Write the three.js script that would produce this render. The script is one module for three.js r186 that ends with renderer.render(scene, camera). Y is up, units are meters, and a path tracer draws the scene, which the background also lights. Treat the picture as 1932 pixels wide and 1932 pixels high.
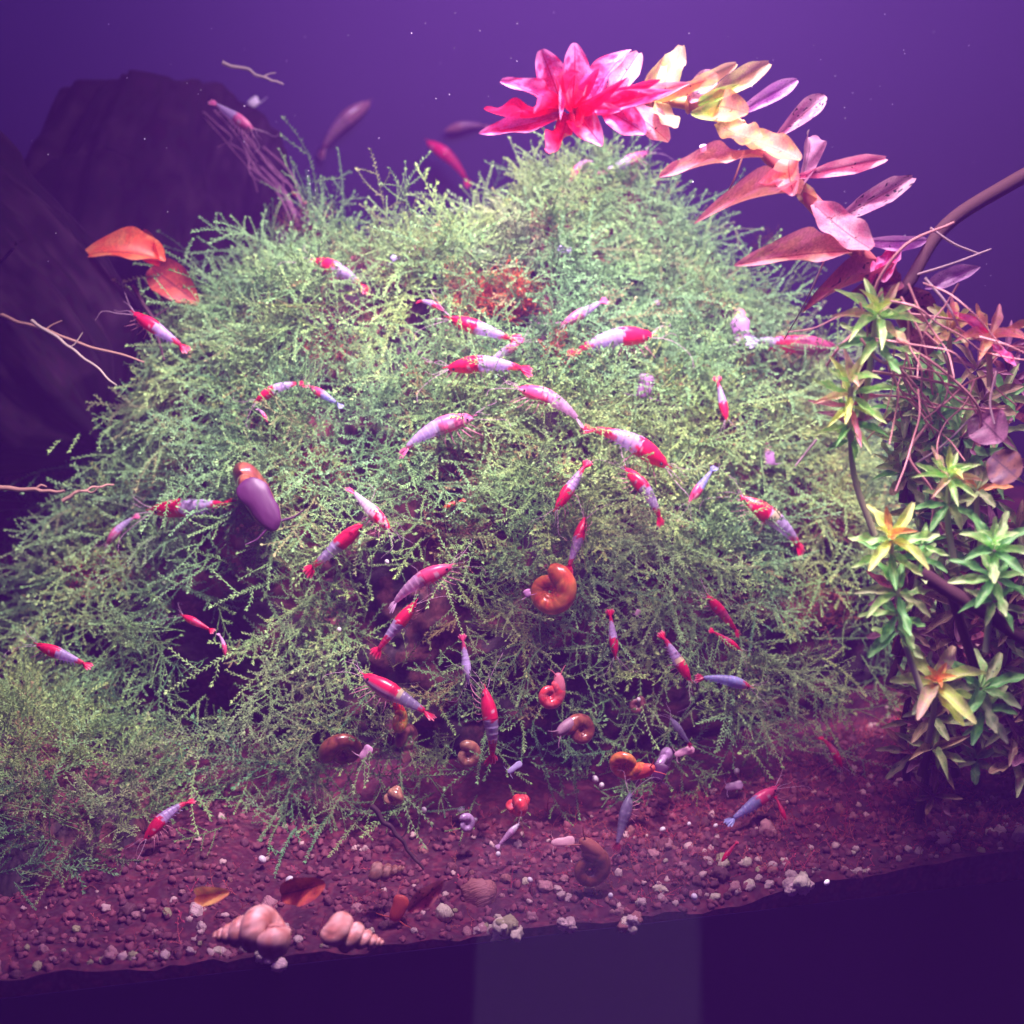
import * as THREE from 'three';
import { mergeGeometries, mergeVertices } from 'three/addons/utils/BufferGeometryUtils.js';
import { RectAreaLightUniformsLib } from 'three/addons/lights/RectAreaLightUniformsLib.js';

// ---------------------------------------------------------------- camera, light, exposure
const scene = new THREE.Scene();
scene.background = new THREE.Color(0, 0, 0);
const EYE = new THREE.Vector3(0, 0.30, 0.62), PITCH = 17 * Math.PI / 180, FOV = 40;
const camera = new THREE.PerspectiveCamera(FOV, 1, 0.02, 20);
camera.position.copy(EYE);
camera.rotation.x = -PITCH;
camera.focus = 0.545;
camera.userData.fStop = 10;
camera.updateMatrixWorld();
const renderer = new THREE.WebGLRenderer({ antialias: true });
renderer.toneMapping = THREE.LinearToneMapping;
renderer.toneMappingExposure = 1.1;
renderer.setSize(1024, 1024);
renderer.shadowMap.enabled = true;
RectAreaLightUniformsLib.init();
// the tank's own lamp: a bar of white and rose diodes over the water; the violet one is an added fill
const KEY = { color: new THREE.Color(1, 0.80, 0.92), intensity: 92, w: 0.36, h: 0.08, at: [0.135, 0.63, 0.165], to: [0.09, 0.08, 0.06] };
const VIO = { color: new THREE.Color(0.42, 0.16, 1), intensity: 88, w: 0.50, h: 0.10, at: [0.03, 0.95, 0.30], to: [0.0, 0.08, 0.05] };  // unseen fill lamp, added to lift shadows and haze towards violet
const LENS = { color: new THREE.Color(1, 0.82, 0.92), intensity: 3.5, at: [0.035, 0.60, 0.18], to: [0.0, 0.12, 0.035], angle: 33 * Math.PI / 180 };
function lampLight(d) {
  const l = new THREE.RectAreaLight(d.color, d.intensity, d.w, d.h);
  l.position.set(...d.at); l.lookAt(...d.to); scene.add(l);
}
lampLight(KEY); lampLight(VIO);
const lens = new THREE.SpotLight(LENS.color, LENS.intensity, 0, LENS.angle, 1, 2);   // spot added at the bar to brighten the middle of the mound
lens.position.set(...LENS.at); lens.target.position.set(...LENS.to); lens.shadow.radius = 1.2; lens.castShadow = true; scene.add(lens, lens.target);
// slightly cloudy water that scatters the violet light
scene.fog = new THREE.FogExp2(new THREE.Color(0.50, 0.125, 1.0), 0.14);

// ---------------------------------------------------------------- helpers
let seed = 12345;
function rnd() { seed = (seed + 0x6d2b79f5) | 0; let t = Math.imul(seed ^ (seed >>> 15), 1 | seed); t = (t + Math.imul(t ^ (t >>> 7), 61 | t)) ^ t; return ((t ^ (t >>> 14)) >>> 0) / 4294967296; }
const rr = (a, b) => a + (b - a) * rnd();
const V = (x, y, z) => new THREE.Vector3(x, y, z);
const C = (r, g, b) => new THREE.Color(r, g, b);
const smooth = (a, b, x) => { const t = Math.min(1, Math.max(0, (x - a) / (b - a))); return t * t * (3 - 2 * t); };
function hash3(x, y, z) { let h = Math.imul(x, 374761393) ^ Math.imul(y, 668265263) ^ Math.imul(z, 2147483647 - 1013904223); h = Math.imul(h ^ (h >>> 13), 1274126177); return ((h ^ (h >>> 16)) >>> 0) / 4294967296; }
function noise(x, y, z = 0) {
  const X = Math.floor(x), Y = Math.floor(y), Z = Math.floor(z), f = (t) => t * t * (3 - 2 * t), u = f(x - X), v = f(y - Y), w = f(z - Z), L = (a, b, t) => a + (b - a) * t;
  const p = (i, j, k) => hash3(X + i, Y + j, Z + k);
  return L(L(L(p(0, 0, 0), p(1, 0, 0), u), L(p(0, 1, 0), p(1, 1, 0), u), v), L(L(p(0, 0, 1), p(1, 0, 1), u), L(p(0, 1, 1), p(1, 1, 1), u), v), w);
}
const fbm = (x, y, z = 0) => (noise(x, y, z) + 0.5 * noise(x * 2.1 + 7, y * 2.1, z * 2.1) + 0.25 * noise(x * 4.3, y * 4.3 + 3, z * 4.3)) / 1.75;
const used = {};
function numbered(name) { const n = used[name] = (used[name] ?? -1) + 1; return n ? name + '_' + String(n).padStart(3, '0') : name; }
function shadows(o) { o.castShadow = o.receiveShadow = true; return o; }
function tag(o, label, category, group) { o.userData = { label, category }; if (group) o.userData.group = group; return o; }
function thing(name, label, category, pos, group) { const o = new THREE.Group(); o.name = numbered(name); if (pos) o.position.copy(pos); scene.add(o); return tag(o, label, category, group); }
function part(name, geo, mat, parent, kind) { const m = shadows(new THREE.Mesh(geo, mat)); m.name = name; if (kind) m.userData.kind = kind; (parent ?? scene).add(m); return m; }
const TAN = Math.tan(FOV * Math.PI / 360), FWD = V(0, -Math.sin(PITCH), -Math.cos(PITCH)), UPV = V(0, Math.cos(PITCH), -Math.sin(PITCH)), RIGHT = V(1, 0, 0);
// (x, y) read off the photograph on a 1932 grid -> direction; at() puts a point D metres in along the view axis
function ray(x, y) { return FWD.clone().addScaledVector(RIGHT, (x / 966 - 1) * TAN).addScaledVector(UPV, (1 - y / 966) * TAN); }
const at = (x, y, D) => EYE.clone().addScaledVector(ray(x, y), D);
const PXM = (D) => D * TAN / 966;                          // metres per photograph pixel at depth D
function indexed(pos, idx, extra = {}) {
  const g = new THREE.BufferGeometry();
  g.setAttribute('position', new THREE.Float32BufferAttribute(pos, 3));
  if (extra.uv) g.setAttribute('uv', new THREE.Float32BufferAttribute(extra.uv, 2));
  if (extra.color) g.setAttribute('color', new THREE.Float32BufferAttribute(extra.color, 3));
  g.setIndex(idx); g.computeVertexNormals(); return g;
}
function tube(points, r0, r1 = r0, seg = 12, sides = 5) {
  const curve = new THREE.CatmullRomCurve3(points), pos = [], idx = [], fr = curve.computeFrenetFrames(seg, false);
  for (let i = 0; i <= seg; i++) {
    const t = i / seg, p = curve.getPoint(t), r = r0 + (r1 - r0) * t;
    for (let j = 0; j < sides; j++) { const a = j / sides * 2 * Math.PI, q = p.clone().addScaledVector(fr.normals[i], r * Math.cos(a)).addScaledVector(fr.binormals[i], r * Math.sin(a)); pos.push(q.x, q.y, q.z); }
  }
  for (let i = 0; i < seg; i++) for (let j = 0; j < sides; j++) { const a = i * sides + j, b = i * sides + (j + 1) % sides; idx.push(a, b, a + sides, b, b + sides, a + sides); }
  const uv = []; for (let i = 0; i <= seg; i++) for (let j = 0; j < sides; j++) uv.push(j / sides, i / seg);
  return indexed(pos, idx, { uv });
}
function canvasTexture(size, f, srgb = false) {              // f(u, v) -> [r, g, b] 0..1
  const d = new Uint8Array(size * size * 4);
  for (let y = 0; y < size; y++) for (let x = 0; x < size; x++) { const c = f(x / size, y / size), o = (y * size + x) * 4; for (let k = 0; k < 3; k++) d[o + k] = Math.max(0, Math.min(255, c[k] * 255)); d[o + 3] = 255; }
  const t = new THREE.DataTexture(d, size, size); t.magFilter = THREE.LinearFilter; t.wrapS = t.wrapT = THREE.RepeatWrapping; if (srgb) t.colorSpace = THREE.SRGBColorSpace; t.needsUpdate = true; return t;
}
function mat(o) { return new THREE.MeshPhysicalMaterial({ side: THREE.DoubleSide, roughness: 0.6, ...o }); }

// ---------------------------------------------------------------- the tank
const GZ = (x) => 0.175 - 0.2 * x;                          // where the front pane stands at x (the tank is turned a little)
function mound(x, z) {                                       // height of the moss mound's core
  const dx = (x + 0.02) / 0.232, dz = (z + 0.13), rz = dz > 0 ? 0.215 : 0.11;
  const e = 1 - Math.pow(Math.abs(dx), 2.1) - Math.pow(Math.abs(dz / rz), 2.2);
  if (e <= 0) return -1;
  let h = 0.213 * Math.sqrt(e);
  const bump = (bx, bz, r, a) => { const d = ((x - bx) ** 2 + (z - bz) ** 2) / (r * r); return a * Math.exp(-d); };
  h += bump(0.03, -0.13, 0.05, 0.046) + bump(-0.11, -0.11, 0.04, 0.016) + bump(0.115, -0.09, 0.035, 0.020) - bump(-0.055, -0.14, 0.02, 0.01);
  h -= bump(0.055, 0.05, 0.028, 0.05) + bump(0.125, 0.0, 0.03, 0.035) + bump(-0.085, 0.05, 0.026, 0.045) + bump(-0.01, 0.015, 0.02, 0.022) + bump(-0.16, 0.0, 0.03, 0.03);
  h += (fbm(x * 17 + 3, z * 17) - 0.5) * 0.06 * Math.min(1, h * 9) + (noise(x * 90, z * 90) - 0.5) * 0.006;
  return h;
}
const gravel = (x, z) => 0.006 * (fbm(x * 24, z * 24) - 0.5) * 2 + 0.003 * noise(x * 150, z * 150) + 0.01 * smooth(0.05, 0.25, x);
const surf = (x, z) => Math.max(gravel(x, z), mound(x, z));
function hitD(x, y) {                                         // depth at which the ray through (x, y) meets the mound or gravel
  const d = ray(x, y);
  for (let D = 0.40; D < 1.05; D += 0.002) { const p = EYE.clone().addScaledVector(d, D); if (p.y < surf(p.x, p.z)) return D - 0.001; }
  return 0.80;
}
const onSurf = (x, y, lift = 0.01) => at(x, y, hitD(x, y) - lift);
{
  const wall = (name, geo, m) => { const o = part(name, geo, m); o.userData.kind = 'structure'; return o; };
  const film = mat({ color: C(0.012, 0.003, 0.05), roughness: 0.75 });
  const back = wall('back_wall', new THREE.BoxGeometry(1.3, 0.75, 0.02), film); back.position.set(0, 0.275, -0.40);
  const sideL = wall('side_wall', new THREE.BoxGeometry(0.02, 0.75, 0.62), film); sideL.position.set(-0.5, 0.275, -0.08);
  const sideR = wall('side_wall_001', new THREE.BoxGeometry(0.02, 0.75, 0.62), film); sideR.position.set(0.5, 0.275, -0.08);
  // gravel bed: a displaced sheet from the pane to the back
  const nx = 200, nz = 130, pos = [], idx = [], uv = [];
  for (let j = 0; j <= nz; j++) for (let i = 0; i <= nx; i++) { const x = -0.48 + 0.96 * i / nx, z0 = -0.389, z1 = GZ(x) - 0.0048, z = z1 + (z0 - z1) * j / nz; pos.push(x, gravel(x, z), z); uv.push(x * 5, z * 5); }
  for (let j = 0; j < nz; j++) for (let i = 0; i < nx; i++) { const a = j * (nx + 1) + i, b = a + 1, c = a + nx + 1, d = c + 1; idx.push(a, b, c, b, d, c); }
  // the cut front of the bed behind the pane
  const k = pos.length / 3;
  for (let i = 0; i <= nx; i++) { const x = -0.48 + 0.96 * i / nx, z = GZ(x) - 0.0048; pos.push(x, gravel(x, z), z, x, -0.09, z); uv.push(x * 5, 0, x * 5, -0.45); }
  for (let i = 0; i < nx; i++) { const a = k + 2 * i; idx.push(a, a + 1, a + 2, a + 1, a + 3, a + 2); }
  const gtex = canvasTexture(512, (u, v) => {
    const n = noise(u * 96, v * 96, 1), m = noise(u * 30, v * 30, 2), f = noise(u * 200, v * 200, 5);
    const a = [0.075, 0.008, 0.026], b = [0.14, 0.020, 0.038], c = [0.032, 0.005, 0.018];
    const t = smooth(0.45, 0.8, n), s = smooth(0.5, 0.75, m);
    return [0, 1, 2].map((q) => (a[q] * (1 - t) + b[q] * t) * (1 - 0.5 * s) + c[q] * 0.5 * s + 0.03 * (f - 0.5));
  });
  const gbed = part('gravel_bed', indexed(pos, idx, { uv }), mat({ map: gtex, roughness: 0.9 }));
  gbed.userData.kind = 'structure';
  globalThis.GBED = gbed;
  // the dark frame round the bottom of the tank, outside the pane
  const yaw = Math.atan(0.2);
  const frame = part('tank_frame', new THREE.BoxGeometry(1.05, 0.16, 0.0005), mat({ color: C(0.010, 0.0015, 0.026), roughness: 0.8, specularIntensity: 0.1 }));
  frame.position.set(0, -0.0815, 0.175 - 0.0038); frame.rotation.y = yaw; tag(frame, 'dark band along the bottom of the aquarium below the gravel', 'tank frame');
  const pane = part('front_pane', new THREE.BoxGeometry(1.05, 0.76, 0.006), mat({ color: C(1, 1, 1), transmission: 1, thickness: 0, roughness: 0, ior: 1.45 }));
  pane.position.set(0, 0.21, 0.175); pane.rotation.y = yaw; tag(pane, 'clear front glass pane the whole aquarium is seen through', 'glass pane');
}
// a pale box standing low in front of the tank; the glass mirrors it in the dark band
{
  const t = thing('pale_box', 'plain pale grey box standing low in front of the aquarium, mirrored in its glass', 'box', V(0.215, -0.385, 0.55));
  const b = part('carton', new THREE.BoxGeometry(0.165, 0.24, 0.05), mat({ color: C(0.24, 0.24, 0.27), roughness: 0.8 }), t), l = part('lid', new THREE.BoxGeometry(0.17, 0.03, 0.055), mat({ color: C(0.26, 0.26, 0.28), roughness: 0.8 }), t);
  l.position.y = 0.136; t.lookAt(0.029, -0.0136, 0.17);
}
// the lamps over the tank, above the frame of the picture
{
  const hung = thing('violet_fill_lamp', 'wide violet fill lamp added above and in front of the slim lamp bar', 'lamp', V(...VIO.at));

  const t = thing('aquarium_lamp', 'slim lamp bar with a white diode strip and an added spot lens over the tank', 'lamp', V(0.05, 0.68, 0.16));
  part('housing', new THREE.BoxGeometry(0.56, 0.02, 0.22), mat({ color: C(0.03, 0.03, 0.035), roughness: 0.5 }), t);
  for (const [d, t2] of [[KEY, t], [VIO, hung]]) {
    const g = new THREE.PlaneGeometry(d.w, d.h), m = new THREE.MeshStandardMaterial({ color: 0x111111, emissive: d.color, emissiveIntensity: 1.5, side: THREE.DoubleSide });
    const s = part('diode_strip', g, m, t2); const q = new THREE.Object3D(); q.position.set(...d.at); q.lookAt(...d.to);
    s.quaternion.copy(q.quaternion); s.position.set(...d.at).sub(t2.position); s.position.y += 0.004;
    if (t2 === hung) { const h = part('housing', new THREE.BoxGeometry(d.w + 0.04, d.h + 0.04, 0.03), mat({ color: C(0.03, 0.03, 0.035), roughness: 0.5 }), hung); h.quaternion.copy(q.quaternion); h.position.copy(V(0, 0, -0.024).applyQuaternion(q.quaternion)).add(V(0, 0.006, 0)); }
  }
  const b = part('lens', new THREE.SphereGeometry(0.03, 20, 12), new THREE.MeshStandardMaterial({ color: 0x222222, emissive: LENS.color, emissiveIntensity: 1.5 }), t); b.position.set(...LENS.at).sub(t.position);
}
// ---------------------------------------------------------------- driftwood stump at the back left
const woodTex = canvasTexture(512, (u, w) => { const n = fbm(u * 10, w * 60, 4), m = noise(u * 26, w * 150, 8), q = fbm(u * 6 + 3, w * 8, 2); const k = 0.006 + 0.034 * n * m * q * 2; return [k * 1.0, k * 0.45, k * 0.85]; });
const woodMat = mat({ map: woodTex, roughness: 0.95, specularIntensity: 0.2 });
function log(name, label, a, b, ra, rb, id, hump = 0) {       // a weathered log with splits and knots along its length
  const axis = b.clone().sub(a), L = axis.length(), nl = 90, na = 96, pos = [], idx = [], uv = []; axis.normalize();
  const X = V().crossVectors(axis, V(0.2, 0.3, 1)).normalize(), Z = V().crossVectors(axis, X);
  for (let i = 0; i <= nl; i++) for (let j = 0; j <= na; j++) {
    const t = i / nl, an = j / na * 2 * Math.PI, cx = Math.cos(an), sx = Math.sin(an), end = Math.pow(Math.min(1, Math.min(t, 1 - t) * 7 * (0.7 + 0.6 * noise(cx * 2.5 + id, sx * 2.5, 3))), 0.55);
    const groove = Math.pow(Math.abs(noise(cx * 6 + id, sx * 6, t * 1.6) - 0.5) * 2, 0.7), fine = noise(cx * 22 + id, sx * 22, t * 4);
    const r = (ra + (rb - ra) * t) * end * (0.72 + 0.45 * fbm(cx * 1.6 + id * 3, sx * 1.6, t * 3.2) + 0.22 * groove + 0.06 * fine + hump * Math.exp(-((t - 0.6) ** 2) / 0.02));
    const p = a.clone().addScaledVector(axis, L * (t + 0.08 * (noise(cx * 3 + id, sx * 3, 9) - 0.5) * (t > 0.5 ? 1 : -1))).addScaledVector(X, r * cx).addScaledVector(Z, r * sx); pos.push(p.x, p.y, p.z); uv.push(t * L * 5, j / na);
  }
  for (let i = 0; i < nl; i++) for (let j = 0; j < na; j++) { const q = i * (na + 1) + j; idx.push(q, q + na + 1, q + 1, q + 1, q + na + 1, q + na + 2); }
  return tag(part(numbered(name), indexed(pos, idx, { uv }), woodMat), label, 'driftwood');
}
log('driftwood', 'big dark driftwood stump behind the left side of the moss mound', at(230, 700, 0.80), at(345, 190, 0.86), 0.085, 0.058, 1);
{
  const st = scene.children.at(-1), m = mat({ color: C(0.30, 0.12, 0.22), roughness: 0.8 });   // wispy roots over the edge of the stump
  for (let i = 0; i < 15; i++) { const t0 = rnd(), x0 = 380 + 130 * t0 + rr(-30, 20), y0 = 195 + 120 * t0 + rr(-15, 25), L = rr(60, 170), d = rr(0.745, 0.765); part('root_strand', tube([at(x0, y0, d + 0.03), at(x0 + L * 0.35 + rr(-8, 8), y0 + L * 0.35, d), at(x0 + L * 0.6 + rr(-16, 16), y0 + L * 0.75, d - 0.004), at(x0 + L * 0.75 + rr(-25, 25), y0 + L, d)], rr(0.0004, 0.0011), 0.0003, 14, 4), m, st); }
}
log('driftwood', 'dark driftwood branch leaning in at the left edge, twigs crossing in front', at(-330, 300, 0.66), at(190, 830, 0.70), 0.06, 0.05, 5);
log('driftwood', 'unseen branch added overhead to keep the left of the moss in shade', V(-0.46, 0.45, -0.06), V(-0.045, 0.475, 0.07), 0.10, 0.075, 8);  // log added out of view so that its shadow darkens the left moss
// ---------------------------------------------------------------- moss
function leafPush(P, c, d, s, L, W, col, tip) {              // a pointed leaf of two triangles from c along d, folded on its keel
  const n = V().crossVectors(d, s), q = P.pos.length / 3, m = c.clone().addScaledVector(d, L * 0.42).addScaledVector(n, W * 0.25), e = c.clone().addScaledVector(d, L);
  const l = m.clone().addScaledVector(s, W).addScaledVector(n, -W * 0.4), r = m.clone().addScaledVector(s, -W).addScaledVector(n, -W * 0.4);
  for (const p of [c, l, e, r]) P.pos.push(p.x, p.y, p.z);
  for (const k of [col, col, tip, col]) P.color.push(k.r, k.g, k.b);
  P.idx.push(q, q + 1, q + 2, q, q + 2, q + 3);
}
function stemPush(P, pts, r, col) {
  const q = P.pos.length / 3;
  pts.forEach((p, i) => {
    const d = (pts[i + 1] ?? p).clone().sub(pts[i - 1] ?? p).normalize(), s = V(0.3, 0.2, 1).cross(d).normalize(), n = V().crossVectors(d, s), k = r * (1 - 0.6 * i / (pts.length - 1));
    for (const a of [0, 2.1, 4.2]) { const w = p.clone().addScaledVector(s, k * Math.cos(a)).addScaledVector(n, k * Math.sin(a)); P.pos.push(w.x, w.y, w.z); P.color.push(col.r, col.g, col.b); }
  });
  for (let i = 0; i < pts.length - 1; i++) for (let j = 0; j < 3; j++) { const a = q + i * 3 + j, b = q + i * 3 + (j + 1) % 3; P.idx.push(a, b, a + 3, b, b + 3, a + 3); }
}
const STEMC = C(0.80, 0.90, 0.62), LEAFC = C(0.72, 0.86, 0.66), TIPC = C(1.2, 1.28, 0.98);
// a shoot in its own axes: grows along +y, lies flat in x-y, z outwards
function shoot(P, base, dir, len, bend, leafL, gap, young = 1) {
  const pts = [], d = dir.clone().normalize(), p = base.clone(), n = Math.max(3, Math.round(len / 0.0035)), side0 = V(0, 0, 1).cross(d).normalize();
  const b = V(rr(-1, 1), rr(-1, 1), rr(-0.6, 0.6)).multiplyScalar(bend / n);
  for (let i = 0; i <= n; i++) { pts.push(p.clone()); p.addScaledVector(d, len / n); d.add(b).normalize(); }
  stemPush(P, pts, 0.00030, STEMC);
  const curve = new THREE.CatmullRomCurve3(pts), m = Math.round(len / gap);
  for (let i = 1; i <= m; i++) {
    const t = i / m, c = curve.getPoint(t), tg = curve.getTangent(t), out = side0.clone().applyAxisAngle(tg, rr(-0.7, 0.7)).multiplyScalar(i % 2 ? 1 : -1);
    const dd = tg.clone().multiplyScalar(rr(0.8, 1.3)).addScaledVector(out, rr(0.6, 1.0)).normalize(), s = V().crossVectors(dd, V(rr(-0.5, 0.5), rr(-0.5, 0.5), 1)).normalize();
    const L = leafL * rr(0.75, 1.25) * (1 - 0.35 * Math.abs(t - 0.4));
    const y = young * Math.max(smooth(0.6, 1, t), rnd() < 0.18 ? 0.9 : 0);
    leafPush(P, c, dd, s, L, L * 0.15, LEAFC.clone().lerp(TIPC, y), TIPC.clone().lerp(LEAFC, 0.45 * (1 - y)));
  }
  const e = curve.getPoint(1), td = curve.getTangent(1);       // the bud at the end
  for (let k = 0; k < 3; k++) leafPush(P, e.clone().addScaledVector(td, -0.0006), td.clone().add(V(rr(-0.4, 0.4), rr(-0.4, 0.4), rr(-0.4, 0.4))).normalize(), V().crossVectors(td, V(rr(-1, 1), rr(-1, 1), 1)).normalize(), leafL * 0.9, leafL * 0.28, TIPC, TIPC);
  return curve;
}
function frond(s, len, branches, leafL, gap, bend) {
  seed = s; const P = { pos: [], color: [], idx: [] };
  const c = shoot(P, V(0, 0, 0), V(0, 1, 0), len, bend, leafL, gap);
  for (let i = 0; i < branches; i++) {
    const t = 0.15 + 0.75 * (i + rr(-0.2, 0.2)) / Math.max(1, branches), sgn = i % 2 ? 1 : -1, tg = c.getTangent(t), b = c.getPoint(t);
    const d = tg.clone().multiplyScalar(rr(0.5, 0.9)).add(V(sgn * rr(0.6, 1), 0, rr(-0.35, 0.45)));
    shoot(P, b, d, len * rr(0.22, 0.45) * (1.15 - t * 0.7), bend * 0.7, leafL * 0.9, gap);
  }
  return indexed(P.pos, P.idx, { color: P.color });
}
const FRONDS = [
  frond(11, 0.030, 5, 0.0024, 0.00095, 0.7), frond(12, 0.026, 6, 0.0023, 0.00095, 0.9), frond(13, 0.034, 6, 0.0024, 0.0010, 0.9), frond(14, 0.020, 3, 0.0027, 0.0009, 1.0),
  frond(15, 0.036, 3, 0.0023, 0.0010, 1.1), frond(16, 0.032, 8, 0.0021, 0.0009, 0.6), frond(17, 0.040, 2, 0.0024, 0.0010, 1.2), frond(18, 0.026, 9, 0.0020, 0.0009, 0.5)];
const LONG = [frond(21, 0.058, 4, 0.0023, 0.0011, 1.0), frond(22, 0.05, 5, 0.0022, 0.0010, 1.3), frond(23, 0.065, 3, 0.0022, 0.0011, 0.9), frond(24, 0.045, 2, 0.0024, 0.0010, 1.1), frond(25, 0.055, 6, 0.0021, 0.0011, 1.2), frond(26, 0.04, 1, 0.0023, 0.0010, 1.2)];
seed = 777;
const mossMat = mat({ vertexColors: true, roughness: 0.55, specularIntensity: 0.5 });
function basisQ(y, z) { const Y = y.clone().normalize(), X = V().crossVectors(Y, z).normalize(), Z = V().crossVectors(X, Y); return new THREE.Quaternion().setFromRotationMatrix(new THREE.Matrix4().makeBasis(X, Y, Z)); }
function normalAt(f, x, z) { const e = 0.004, h = f(x, z), hx = Math.max(f(x + e, z), h - 0.02), hz = Math.max(f(x, z + e), h - 0.02); return V(-(hx - h) / e, 1, -(hz - h) / e).normalize(); }
class Scatter {
  constructor(n) { this.lists = Array.from({ length: n }, () => []); }
  add(k, p, q, s, c) { this.lists[k].push([new THREE.Matrix4().compose(p, q, V(s, s, s)), c]); }
  build(name, geos, m, parent) {
    this.lists.forEach((l, k) => { if (!l.length) return; const o = new THREE.InstancedMesh(geos[k], m, l.length); l.forEach(([a, c], i) => { o.setMatrixAt(i, a); o.setColorAt(i, c); }); o.name = name; o.userData.kind = 'stuff'; shadows(o); parent.add(o); });
  }
}
const GREENS = [C(0.31, 0.41, 0.16), C(0.38, 0.44, 0.17), C(0.25, 0.38, 0.16), C(0.20, 0.35, 0.16), C(0.17, 0.32, 0.17), C(0.24, 0.24, 0.12)];
function mossColor(x, y, z) {                              // patches of younger and older moss
  const n = fbm(x * 20 + 40, y * 20, z * 20), k = Math.max(0, Math.min(4.999, (n - 0.25) * 9 + rr(-0.7, 0.7))), c = GREENS[[4, 3, 2, 0, 1][Math.floor(k)]].clone();
  if (rnd() < 0.05) c.lerp(C(0.30, 0.13, 0.08), 0.7);
  c.lerp(C(0.26, 0.20, 0.16), 0.55 * smooth(0.56, 0.70, fbm(x * 18 + 60, y * 18, z * 18)));
  return c.multiplyScalar(rr(0.65, 1.2));
}
const BARE = [[600, 660, 50], [930, 870, 60], [560, 905, 60], [890, 560, 70], [820, 940, 45], [170, 1080, 60], [620, 600, 45], [800, 690, 35], [1530, 1000, 70], [1150, 1140, 70]].map(([x, y, r]) => { const p = onSurf(x, y, 0); return [p, r * PXM(0.62)]; });
const bareness = (p) => { let b = 0; for (const [c, r] of BARE) { const d = p.distanceTo(c) / r; b = Math.max(b, 1 - smooth(0.5, 1.1, d)); } return b; };
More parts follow.
